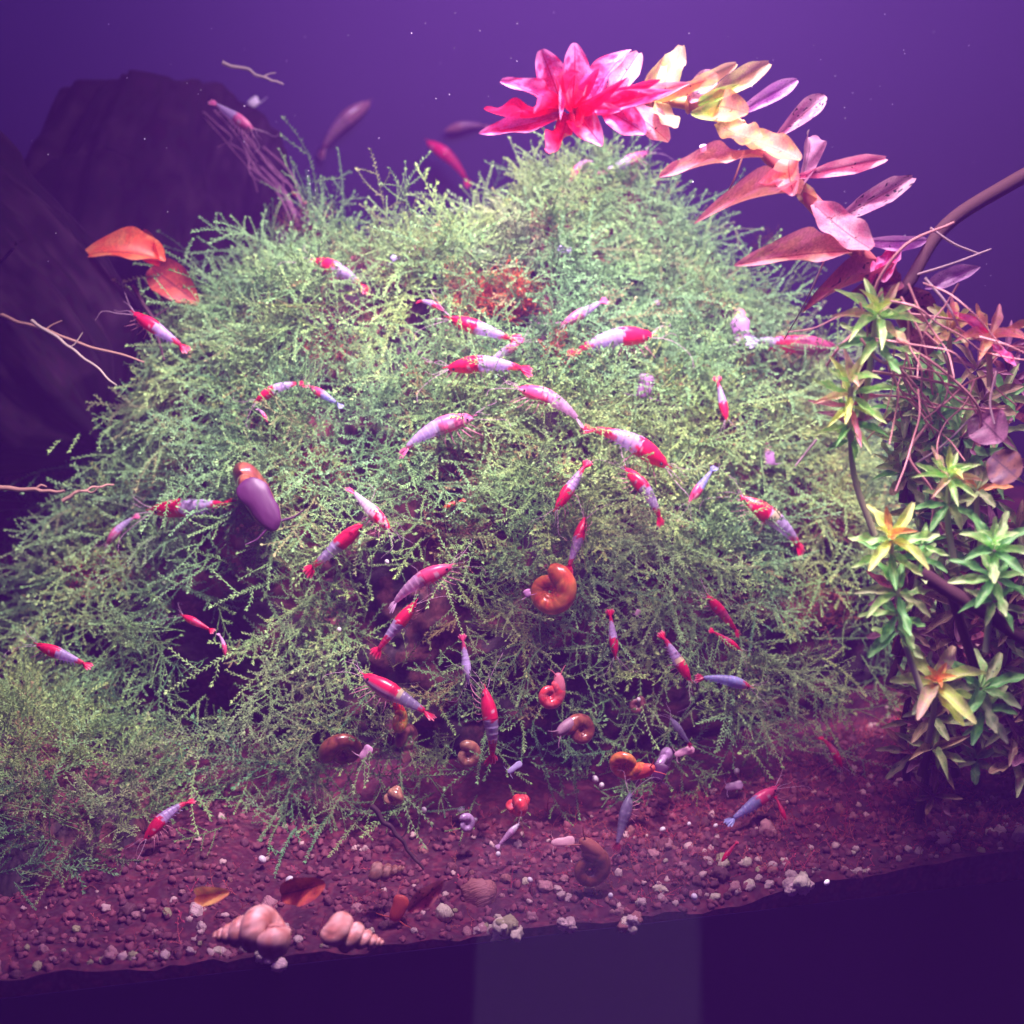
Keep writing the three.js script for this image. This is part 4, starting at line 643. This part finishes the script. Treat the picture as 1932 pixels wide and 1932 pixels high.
// [x, y, depth, [[dy, radius, n, kinds, elevation, width, shape] ...], stem path, label]
const ROSETTES = [
  [1655, 600, 0.475, [[0, 84, 9, ['lime', 'lime', 'cream'], 0.15, 0.24, 'lance'], [-8, 55, 5, ['yellow', 'lime'], 0.9, 0.3, 'lance'], [42, 74, 7, ['lime', 'leaf'], -0.1, 0.28, 'oval']], [[1652, 600], [1640, 700], [1625, 790]], 'pale green star-shaped rosette in front of the maroon leaves, upper right'],
  [1605, 745, 0.475, [[0, 82, 7, ['lime', 'cream', 'yellow'], 0.1, 0.20, 'lance'], [-22, 66, 5, ['cream', 'lime', 'straw'], 1.1, 0.28, 'lance'], [22, 72, 6, ['yellow', 'rose'], -0.2, 0.2, 'lance']], [[1605, 730], [1603, 800], [1610, 860]], 'straw-yellow rosette with an upright pinkish leaf, left of the tangled pink roots'],
  [1603, 805, 0.478, [[0, 66, 8, ['lime', 'leaf', 'holes'], 0.05, 0.22, 'lance'], [25, 50, 5, ['leaf', 'lime'], -0.4, 0.3, 'lance']], [[1603, 800], [1612, 900], [1650, 1010]], 'pale bluish green rosette directly under the straw-yellow one'],
  [1790, 905, 0.475, [[0, 66, 9, ['lime', 'cream', 'lime'], 0.15, 0.24, 'lance'], [-12, 50, 4, ['lime', 'yellow'], 1.0, 0.3, 'lance'], [48, 60, 7, ['leaf', 'olive'], -0.2, 0.32, 'oval']], [[1790, 905], [1788, 980], [1800, 1060]], 'fresh lime rosette high on a straight stem at the right edge'],
  [1842, 925, 0.49, [[0, 60, 7, ['olive', 'amber', 'olive'], 0.3, 0.34, 'oval']], [[1842, 925], [1845, 1010]], 'olive rosette with one orange leaf behind the fresh lime one'],
  [1680, 1020, 0.47, [[0, 92, 6, ['yellow', 'yellow', 'lime'], 0.15, 0.26, 'oval'], [-10, 48, 5, ['amber', 'yellow'], 1.0, 0.36, 'lance'], [20, 74, 6, ['lime', 'leaf'], -0.2, 0.26, 'lance']], [[1680, 1020], [1690, 1110], [1720, 1230]], 'broad yellow rosette with an orange centre beside the trailing moss stem'],
  [1738, 1028, 0.475, [[0, 48, 6, ['lime', 'leaf'], 0.3, 0.3, 'lance'], [30, 46, 5, ['leaf', 'lime'], 0.1, 0.4, 'oval']], [[1738, 1028], [1730, 1110]], 'small pale green rosette just right of the broad yellow one'],
  [1875, 1040, 0.465, [[0, 78, 8, ['lime', 'leaf'], 0.2, 0.3, 'oval'], [-16, 44, 4, ['lime'], 1.0, 0.4, 'oval'], [52, 74, 8, ['leaf', 'lime'], -0.1, 0.3, 'oval'], [95, 60, 7, ['leaf', 'olive'], -0.2, 0.3, 'lance']], [[1875, 1040], [1868, 1140], [1860, 1230]], 'bright green tiered rosette at the far right edge'],
  [1693, 1120, 0.47, [[0, 74, 7, ['leaf', 'olive', 'lime'], -0.1, 0.28, 'oval'], [40, 66, 6, ['leaf', 'lime'], -0.5, 0.32, 'oval'], [70, 72, 4, ['leaf', 'lime'], -0.9, 0.34, 'oval']], [[1693, 1110], [1705, 1200], [1740, 1310]], 'drooping mid green leaf tiers under the broad yellow rosette'],
  [1765, 1290, 0.48, [[0, 92, 6, ['yellow', 'cream', 'yellow'], 0.2, 0.34, 'oval'], [-4, 40, 5, ['amber'], 0.9, 0.4, 'lance'], [20, 70, 5, ['lime', 'yellow'], -0.1, 0.36, 'oval']], [[1765, 1290], [1760, 1350], [1750, 1400]], 'large pale yellow rosette with orange heart at the lower right'],
  [1850, 1300, 0.485, [[0, 86, 8, ['leaf', 'olive', 'lime'], 0.2, 0.32, 'oval'], [40, 74, 7, ['olive', 'leaf'], 0, 0.32, 'oval']], [[1850, 1300], [1845, 1390]], 'olive green rosette right behind the large pale yellow one'],
  [1790, 625, 0.49, [[0, 66, 7, ['peach', 'straw', 'straw'], 0.3, 0.4, 'oval'], [-20, 50, 4, ['salmon', 'yellow'], 1.0, 0.3, 'lance']], [[1790, 625], [1795, 720]], 'peach and orange rosette among the roots near the upper right'],
  [1865, 640, 0.485, [[0, 84, 8, ['salmon', 'peach', 'pink'], 0.3, 0.26, 'lance']], [[1865, 640], [1868, 730]], 'salmon pink rosette at the upper right edge'],
  [1770, 745, 0.50, [[0, 64, 7, ['leaf', 'olive'], 0.2, 0.34, 'oval'], [44, 60, 6, ['leaf', 'leaf'], 0.1, 0.3, 'oval']], [[1770, 745], [1772, 850]], 'dull green rosette behind the crossing pink roots'],
];
for (const [x, y, D, tiers, path, label] of ROSETTES) {
  const P = thing('rosette_plant', label, 'plant', at(path.at(-1)[0], path.at(-1)[1], D + 0.004));
  pathPart('stem', P, path.map(([a, b], i) => [a, b, D + 0.002 * i]), 0.0009, 0.0012, stemMats.green, 14, 7);
  for (const [dy, R, n, kinds, elev, wK, shape] of tiers) whorl(P, x, y + dy, D, R, n, kinds, AX, elev, wK * 0.85, shape, rnd() * 6);
}
// the thicket behind: stems with rounder, duller leaves
seed = 99;
for (let i = 0; i < 56; i++) {
  const x = rr(1700, 2040), y = rr(640, 1420), D = rr(0.505, 0.60), pick = Math.floor(rnd() * 4), kind = [['olive', 'brown'], ['brown', 'dusk'], ['dusk', 'maroon'], ['olive', 'leaf']][pick], look = ['olive and brown', 'brown and dusky pink', 'dusky maroon', 'olive and green'][pick];
  const P = thing('thicket_plant', look + ' broad-leaved stem plant in the dense thicket at the right', 'plant', at(x, y + 90, D), look + ' thicket plants');
  pathPart('stem', P, [[x, y - 20, D], [x + rr(-15, 15), y + 60, D + 0.003], [x + rr(-30, 30), y + 150, D + 0.006]], 0.0013, 0.0018, stemMats.dark, 10, 6);
  for (const dy of [-20, 40, 100]) whorl(P, x + rr(-10, 10), y + dy, D, rr(44, 78), 7, kind, V(rr(-0.4, 0.4), 0.7, 0.6).normalize(), rr(0, 0.5), rr(0.18, 0.30), rnd() < 0.5 ? 'oval' : 'lance', rnd() * 6);
}
pathLog('thick dark stem slanting down through the plants at the right', [[1735, 1080, 0.472], [1790, 1115, 0.472], [1850, 1150, 0.47], [1915, 1195, 0.468], [1990, 1240, 0.468]], 0.0026);
pathLog('thin dark stem forking steeply down below the slanting one', [[1795, 1118, 0.475], [1820, 1200, 0.48], [1850, 1290, 0.49]], 0.0018);
function pathLog(label, pts, r) { const o = thing('dark_stem', label, 'stem', at(...pts[0])); pathPart('stem_body', o, pts, r, r * 0.85, stemMats.dark, 24, 9); }
// ---------------------------------------------------------------- single moss stems, twigs, fallen leaves
seed = 2024;
const shootMats = [C(0.20, 0.42, 0.17), C(0.15, 0.36, 0.18), C(0.26, 0.42, 0.16), C(0.34, 0.42, 0.2)].map((c) => mat({ color: c, vertexColors: true, roughness: 0.55, transmission: 0.25, thickness: 0, ior: 1.4 }));
const SHOOTS = [[465, 1471, 231, 1518], [541, 1442, 292, 1430], [465, 1446, 314, 1439], [480, 1446, 393, 1469], [310, 1330, 305, 1420], [339, 1240, 303, 1305], [462, 1309, 422, 1359], [505, 1356, 498, 1412], [555, 1527, 451, 1597], [624, 1536, 566, 1606], [472, 1457, 451, 1543], [415, 1482, 386, 1532], [393, 1240, 335, 1271], [790, 1474, 770, 1513], [862, 1471, 805, 1511], [795, 1450, 780, 1533], [902, 1446, 826, 1460], [592, 1360, 671, 1397], [721, 1417, 803, 1399], [771, 1414, 797, 1471], [646, 1498, 698, 1575], [790, 1531, 872, 1533],
  [999, 1246, 985, 1332], [971, 1197, 1042, 1240], [966, 1146, 1128, 1212], [1172, 1113, 1262, 1124], [1318, 1097, 1250, 1128], [1480, 1121, 1378, 1140], [1283, 1208, 1324, 1250], [1426, 1148, 1414, 1240], [1212, 1343, 1168, 1410], [1312, 1332, 1252, 1404], [1050, 1338, 1062, 1390], [1004, 1359, 1024, 1470], [1153, 1251, 1110, 1288], [1418, 1278, 1474, 1375], [1174, 1311, 1107, 1331], [1153, 1416, 1064, 1436], [1546, 1364, 1550, 1440], [1434, 1231, 1546, 1364], [1484, 1314, 1518, 1378], [1550, 1310, 1593, 1353], [1534, 1314, 1598, 1296], [1422, 1298, 1468, 1374], [1393, 1393, 1512, 1422], [1672, 1150, 1670, 1234],
  [1574, 1093, 1375, 1140], [1607, 1023, 1570, 1096], [1654, 925, 1605, 1026], [1607, 1063, 1684, 1084], [1697, 1090, 1712, 1172], [1440, 1060, 1560, 1075], [1390, 1035, 1500, 1110], [680, 880, 690, 800], [430, 840, 290, 800], [560, 870, 420, 850], [780, 760, 700, 690], [440, 720, 330, 690], [300, 900, 190, 880], [260, 1140, 130, 1180], [330, 1100, 210, 1120], [250, 1330, 150, 1290], [300, 1390, 240, 1400], [880, 1180, 905, 1270], [1010, 1180, 950, 1290], [700, 1300, 640, 1380], [620, 1290, 560, 1380], [560, 1150, 480, 1240], [1350, 430, 1395, 395], [1330, 500, 1412, 470], [1340, 560, 1430, 560], [1240, 440, 1215, 380], [930, 360, 955, 300], [600, 390, 570, 330], [660, 400, 655, 345], [480, 580, 370, 540], [450, 620, 385, 520], [1440, 640, 1520, 610], [900, 1500, 860, 1580], [960, 1480, 1000, 1560], [1120, 1480, 1180, 1540], [560, 1560, 500, 1640], [420, 1560, 330, 1600], [680, 1540, 620, 1620]];
SHOOTS.forEach(([x0, y0, x1, y1], i) => {
  const D = hitD(x0, y0) - 0.012, Dt = Math.min(hitD(x1, y1) - 0.012, D + 0.006), A = at(x0, y0, D + 0.004), B = at(x1, y1, Math.max(Dt - 0.006, D - 0.03)), k = i % LONG.length, g = LONG[k];
  g.boundingBox ?? g.computeBoundingBox(); const Y = B.clone().sub(A), L = Y.length(), s = Math.min(1.5, L / g.boundingBox.max.y), m = part('moss_stem', g, shootMats[i % 4], MOSS);
  m.position.copy(A); m.quaternion.copy(basisQ(Y, EYE.clone().sub(A).add(V(rr(-0.15, 0.15), 0.1, 0)))); m.scale.set(s, L / g.boundingBox.max.y, s);
});
// rust and brown algae tufts in the bare patches
{
  const tufts = new Scatter(2), G = [frond(41, 0.014, 4, 0.0013, 0.0011, 1.5), frond(42, 0.018, 2, 0.0012, 0.0012, 1.8)]; seed = 31;
  const spot = (x, y, r, n, c, c2) => { for (let i = 0; i < n; i++) { const a = rr(0, 6.283), q = r * Math.sqrt(rnd()), X = x + q * Math.cos(a), Y = y + q * 0.7 * Math.sin(a), p = onSurf(X, Y, -0.002), d = V(rr(-1, 1), rr(0, 1.2), rr(0, 1.2)); tufts.add(i % 2, p, basisQ(d, V(rr(-1, 1), rr(-1, 1), 1)), rr(0.4, 0.9), c.clone().lerp(c2, rnd()).multiplyScalar(rr(0.7, 1.2))); } };
  spot(955, 562, 62, 260, C(0.75, 0.16, 0.06), C(0.5, 0.1, 0.06)); spot(890, 560, 50, 90, C(0.45, 0.09, 0.07), C(0.6, 0.16, 0.08)); spot(892, 868, 52, 330, C(0.26, 0.12, 0.07), C(0.34, 0.14, 0.10)); spot(905, 960, 34, 150, C(0.20, 0.08, 0.08), C(0.16, 0.08, 0.06)); spot(172, 1080, 60, 300, C(0.48, 0.07, 0.08), C(0.40, 0.10, 0.09)); spot(625, 665, 46, 110, C(0.42, 0.10, 0.08), C(0.30, 0.10, 0.08)); spot(1075, 655, 40, 90, C(0.6, 0.12, 0.07), C(0.4, 0.1, 0.07)); spot(800, 715, 24, 70, C(0.5, 0.11, 0.08), C(0.35, 0.08, 0.07)); spot(590, 900, 60, 110, C(0.36, 0.07, 0.07), C(0.28, 0.08, 0.06)); spot(355, 905, 50, 90, C(0.36, 0.08, 0.08), C(0.28, 0.08, 0.06)); spot(1540, 980, 70, 200, C(0.24, 0.07, 0.10), C(0.3, 0.06, 0.08)); spot(1540, 1150, 60, 120, C(0.3, 0.06, 0.08), C(0.4, 0.08, 0.08)); spot(560, 420, 40, 60, C(0.3, 0.08, 0.08), C(0.22, 0.08, 0.08));
  for (let k = 0; k < 26; k++) { const a = rr(360, 1520), b = rr(430, 1150); spot(a, b, rr(14, 34), 26, C(0.28, 0.10, 0.08), C(0.16, 0.07, 0.07)); }
  tufts.build('algae_tuft', G, mossMat, MOSS);
  const mulm = new Scatter(2);
  for (let i = 0; i < 9000; i++) { const x = rr(-0.36, 0.34), z = rr(-0.14, GZ(x) - 0.012); if (mound(x, z) > 0.02) continue; const right = smooth(-0.02, 0.09, x); if (rnd() > 0.15 + 0.85 * right) continue; const y = gravel(x, z); mulm.add(i % 2, V(x, y - 0.001, z), basisQ(V(rr(-1, 1), rr(0.1, 0.8), rr(-1, 1)), V(rr(-1, 1), 1, 1)), rr(0.3, 0.75), C(0.50, 0.05, 0.15).lerp(C(0.44, 0.10, 0.11), rnd()).multiplyScalar(rr(0.7, 1.3))); }
  const t = new THREE.Group(); t.name = 'red_algae'; scene.add(t); tag(t, 'fuzzy dark red algae and debris covering the gravel at the lower right', 'algae'); t.userData.kind = 'stuff'; mulm.build('algae_fuzz', G, mossMat, t);
}
const twigM = { tan: mat({ color: C(0.32, 0.17, 0.13), roughness: 0.7 }), pale: mat({ color: C(0.36, 0.28, 0.24), roughness: 0.7 }), dark: mat({ color: C(0.07, 0.025, 0.035), roughness: 0.8 }) };
for (const [pts, r, m, label] of [
  [[[60, 605, 0.62], [140, 660, 0.61], [220, 727, 0.60]], 0.0009, 'pale', 'pale thin twig crossing another at the left edge, lower tip pointing right'],
  [[[-20, 590, 0.63], [110, 632, 0.62], [272, 684, 0.62]], 0.001, 'tan', 'reddish thin twig running right from the left edge into the moss'],
  [[[420, 118, 0.70], [500, 145, 0.70], [535, 159, 0.70]], 0.0011, 'pale', 'short pale stick tip in the open water above the stump'],
  [[[-30, 915, 0.60], [50, 926, 0.60], [122, 926, 0.60]], 0.0013, 'tan', 'twig with a round mauve snail on it at the far left'],
  [[[118, 945, 0.60], [150, 925, 0.60], [215, 915, 0.61]], 0.001, 'tan', 'short forked rusty twig in the dark moss at the left'],
  [[[250, 540, 0.68], [290, 600, 0.67], [310, 680, 0.66]], 0.0012, 'dark', 'dim thin stalk hanging beside the floating shrimp at the left'],
  [[[700, 1520, 0.53], [760, 1590, 0.53], [800, 1640, 0.53]], 0.0011, 'dark', 'dark reddish root leaning in the shadow below the moss'],
]) { const o = thing('twig', label, 'twig', at(...pts[1])); const fine = []; for (let k = 0; k < pts.length - 1; k++) for (let t = 0; t < 5; t++) fine.push(pts[k].map((v, c) => v + (pts[k + 1][c] - v) * t / 5 + (c < 2 && (k || t) ? rr(-3, 3) : 0))); fine.push(pts.at(-1)); pathPart('twig_body', o, fine, r, r * 0.45, twigM[m], 40, 6); const f = fine[4 + Math.floor(rnd() * 3)]; pathPart('side_shoot', o, [f, [f[0] + rr(8, 18), f[1] + rr(-16, 4), f[2]], [f[0] + rr(20, 34), f[1] + rr(-30, 0), f[2]]], r * 0.5, r * 0.25, twigM[m], 8, 5); }
leafMats.orange = mat({ map: leafMap([0.93, 0.36, 0.16], [0.95, 0.55, 0.30], [0.72, 0.20, 0.10], 0.02, 40), roughness: 0.5, transmission: 0.35, thickness: 0 });
leafMats.rust = mat({ map: leafMap([0.62, 0.22, 0.20], [0.72, 0.32, 0.22], [0.42, 0.12, 0.14], 0.05, 41), roughness: 0.5, transmission: 0.3, thickness: 0 });
leafMats.drab = mat({ map: leafMap([0.36, 0.22, 0.28], [0.48, 0.30, 0.26], [0.26, 0.14, 0.2], 0.08, 42), roughness: 0.6, transmission: 0.2, thickness: 0 });
for (const [x0, y0, x1, y1, w, D, k, s, tilt, label] of [
  [312, 492, 156, 484, 64, 0.67, 'orange', 'lance', 0.3, 'bright orange dead leaf curling over the dark wood at the left'], [262, 440, 300, 500, 40, 0.675, 'orange', 'lance', 0.5, 'small orange leaf flap just above the bright orange dead leaf'], [285, 505, 372, 572, 60, 0.68, 'rust', 'lance', 0.2, 'rusty torn leaf below and right of the bright orange one'],
  [370, 1690, 430, 1684, 30, 0.475, 'amber', 'oval', 0.6, 'amber leaf scrap on the gravel at the lower left'], [530, 1688, 610, 1668, 44, 0.485, 'rust', 'oval', 0.6, 'flat rusty leaf behind the two tan shells'],
  [770, 1720, 835, 1665, 30, 0.49, 'maroon', 'lance', 0.5, 'narrow maroon leaf standing near the orange-red snail'], [1870, 860, 1918, 900, 60, 0.475, 'drab', 'oval', 0.4, 'mauve leaf at the right edge above the bright green rosette'], [1840, 780, 1890, 830, 64, 0.49, 'dusk', 'oval', 0.3, 'dusky rose leaf at the right edge below the roots'],
]) { const o = thing('dead_leaf', label, 'leaf', at(x0, y0, D)); leafAt(o, at(x0, y0, D), at(x1, y1, D - 0.008), w * PXM(D), k, s, tilt, 'blade'); }
// ---------------------------------------------------------------- stones and shells on the gravel
const stoneG = [0, 1, 2, 3, 4, 5].map((i) => lumpGeo(1, 0.72, 0.85, 0.5, 2.3, i + 1, 3));
const stoneTex = canvasTexture(128, (u, v) => { const n = fbm(u * 8, v * 8, 5), f = noise(u * 50, v * 50, 6), k = 0.65 + 0.35 * n + 0.25 * (f - 0.5); return [k, k, k]; });
const stoneM = [[0.66, 0.43, 0.43], [0.68, 0.54, 0.42], [0.34, 0.12, 0.12], [0.20, 0.05, 0.07], [0.46, 0.20, 0.23], [0.14, 0.04, 0.06], [0.44, 0.37, 0.2]].map((c) => mat({ color: C(...c), roughness: 0.7, bumpMap: stoneTex, bumpScale: 0.001 }));
for (const g of stoneG) { const p = g.attributes.position, uv = []; for (let i = 0; i < p.count; i++) uv.push(p.getX(i) * 0.5 + p.getZ(i) * 0.2, p.getY(i) * 0.5); g.setAttribute('uv', new THREE.Float32BufferAttribute(uv, 2)); }
seed = 808;
{
  const put = (x, z, r, m, sink = 0.3, name = 'pebble') => { const o = part(name, stoneG[Math.floor(rnd() * 6)], stoneM[m], GBED); o.position.set(x, gravel(x, z) + r * (0.6 - sink), z); o.rotation.set(rr(0, 6), rr(0, 6), rr(0, 6)); o.scale.setScalar(r); };
  for (let i = 0; i < 235; i++) {                          // the pale row along the pane
    const x = rr(-0.24, 0.235), q = Math.pow(rnd(), 2.4), z = GZ(x) - 0.010 - q * 0.045, pale = rnd() < 0.75 * (1 - q), r = rr(0.0009, 0.0027) * (rnd() < 0.12 ? 1.6 : 1);
    put(x, z, r, pale ? [0, 1, 4, 6, 0][Math.floor(rnd() * 5)] : [2, 3, 5, 4][Math.floor(rnd() * 4)]);
  }
  for (let i = 0; i < 48; i++) { const x = rr(-0.26, 0.28), z = rr(-0.02, 0.15); if (z > GZ(x) - 0.012 || mound(x, z) > 0.004) { i -= 0.5; continue; } put(x, z, rr(0.0011, 0.003), [2, 3, 5, 2, 3, 4][Math.floor(rnd() * 6)]); }
  const gs = new Scatter(3);                                // fine gravel too small to tell apart
  for (let i = 0; i < 17000; i++) { const x = rr(-0.44, 0.42), z = rr(-0.2, GZ(x) - 0.006); if (mound(x, z) > 0.004) continue; const r = rr(0.0006, 0.0021), c = rnd() < 0.07 ? C(0.55, 0.34, 0.34) : C(0.26, 0.06, 0.09).lerp(C(0.11, 0.024, 0.05), rnd()); gs.add(i % 3, V(x, gravel(x, z) + r * 0.3, z), new THREE.Quaternion().setFromEuler(new THREE.Euler(rr(0, 6), rr(0, 6), rr(0, 6))), r, c); }
  gs.build('fine_gravel', [0, 1, 2].map((i) => lumpGeo(1, 0.75, 0.85, 0.8, 2.2, i + 11, 1)), mat({ color: C(1, 1, 1), roughness: 0.8 }), GBED);
}
function stone(x, y, rpx, m, label, lumps = 1, lift = 0) {
  const D = hitD(x, y) - lift, o = thing('stone', label, 'stone', at(x, y, D)), r = rpx * PXM(D);
  for (let i = 0; i < lumps; i++) { const s = part(lumps > 1 ? 'lump' : 'stone_body', stoneG[i % 6], stoneM[m[i % m.length]], o); s.scale.setScalar(r * (lumps > 1 ? rr(0.35, 0.55) : 1)); s.rotation.set(rr(0, 6), rr(0, 6), rr(0, 6)); if (lumps > 1) s.position.set(rr(-0.7, 0.7) * r, rr(-0.3, 0.5) * r, rr(0, 0.4) * r); }
}
stone(1262, 1600, 26, [2, 4, 3], 'orange-brown crumbly lump on the gravel left of the tiny scarlet shrimp', 6); stone(1505, 1672, 32, [1, 0, 0], 'cluster of pale cream crumbs, largest on the right-hand gravel', 9); stone(1072, 1742, 24, [0], 'chalky pinkish white cluster of crumbs at the front edge, lower centre', 6); stone(955, 1752, 34, [6, 1], 'mossy yellow-green crumbly lump at the front edge', 8); stone(1070, 1695, 20, [0], 'pale pink pebble cluster behind the chalky white one', 5); stone(515, 1805, 34, [0, 1], 'white and pink crumb cluster at the lower left front edge', 8); stone(1415, 1672, 14, [1], 'round buff pebble left of the pale cream cluster'); stone(1185, 1740, 26, [1, 2, 0], 'loose buff crumbs in a row along the front edge', 7); stone(1250, 1680, 20, [1, 2], 'dull tan crumb pair on the gravel under the orange-brown lump', 3); stone(905, 1692, 40, [2], 'rough reddish brown block lying at the front of the gravel');
const huskMat = mat({ vertexColors: true, roughness: 0.6, specularIntensity: 0.6 });
function husk(x0, y0, x1, y1, turns, fat, D, label) {        // an empty spired shell half sunk in the gravel
  const o = spire(x0, y0, x1, y1, 'husk', 0, label, turns, fat, D, 0.6); o.name = numbered('empty_shell'); o.userData.category = 'shell'; o.children[0].material = huskMat; return o;
}
husk(554, 1746, 402, 1768, 5, 1.0, 0.450, 'large tan spired shell lying on the gravel at the lower left');
husk(604, 1750, 724, 1780, 5.5, 0.95, 0.452, 'smaller tan spired shell tapering to the right, beside the larger one');
husk(692, 1650, 764, 1638, 4.5, 0.8, 0.52, 'small pinkish brown shell on the dark gravel left of the moss shadow');
// white eggs and specks
const eggM = mat({ color: C(0.78, 0.66, 0.74), roughness: 0.35 }), eggG = new THREE.SphereGeometry(1, 14, 10);
for (const [x, y, r] of [[546, 1660, 7], [495, 1622, 7], [870, 1528, 6], [800, 1528, 5], [895, 1548, 5], [1123, 1470, 6], [1135, 1482, 5], [940, 1612, 5], [1000, 1660, 5], [1250, 1565, 5], [1390, 1455, 5], [1300, 1555, 4], [1350, 1558, 4], [1152, 1690, 5], [1310, 1692, 6], [1560, 1665, 5], [640, 1188, 4], [730, 1060, 4], [232, 742, 6], [1205, 1320, 4]]) { const D = hitD(x, y) - 0.012, o = part(numbered('white_egg'), eggG, eggM); o.position.copy(at(x, y, D)); o.scale.set(r * PXM(D), r * PXM(D) * 1.25, r * PXM(D)); o.rotation.z = rr(-1, 1); tag(o, 'tiny white oval egg-like speck among moss or gravel', 'egg', 'white egg-like specks'); }
{
  const n = 130, o = new THREE.InstancedMesh(new THREE.IcosahedronGeometry(1, 1), mat({ color: C(0.7, 0.6, 0.8), roughness: 0.5 }), n), M = new THREE.Matrix4();
  for (let i = 0; i < n; i++) { const r = rr(0.00008, 0.0002) * (rnd() < 0.1 ? 1.7 : 1); M.compose(at(rr(50, 1900), rr(20, 620), rr(0.46, 0.8)), new THREE.Quaternion(), V(r, r, r)); o.setMatrixAt(i, M); }
  o.name = 'suspended_specks'; shadows(o); scene.add(o); tag(o, 'fine pale specks drifting in the violet open water', 'specks'); o.userData.kind = 'stuff';
}
scene.add(camera);
renderer.render(scene, camera);
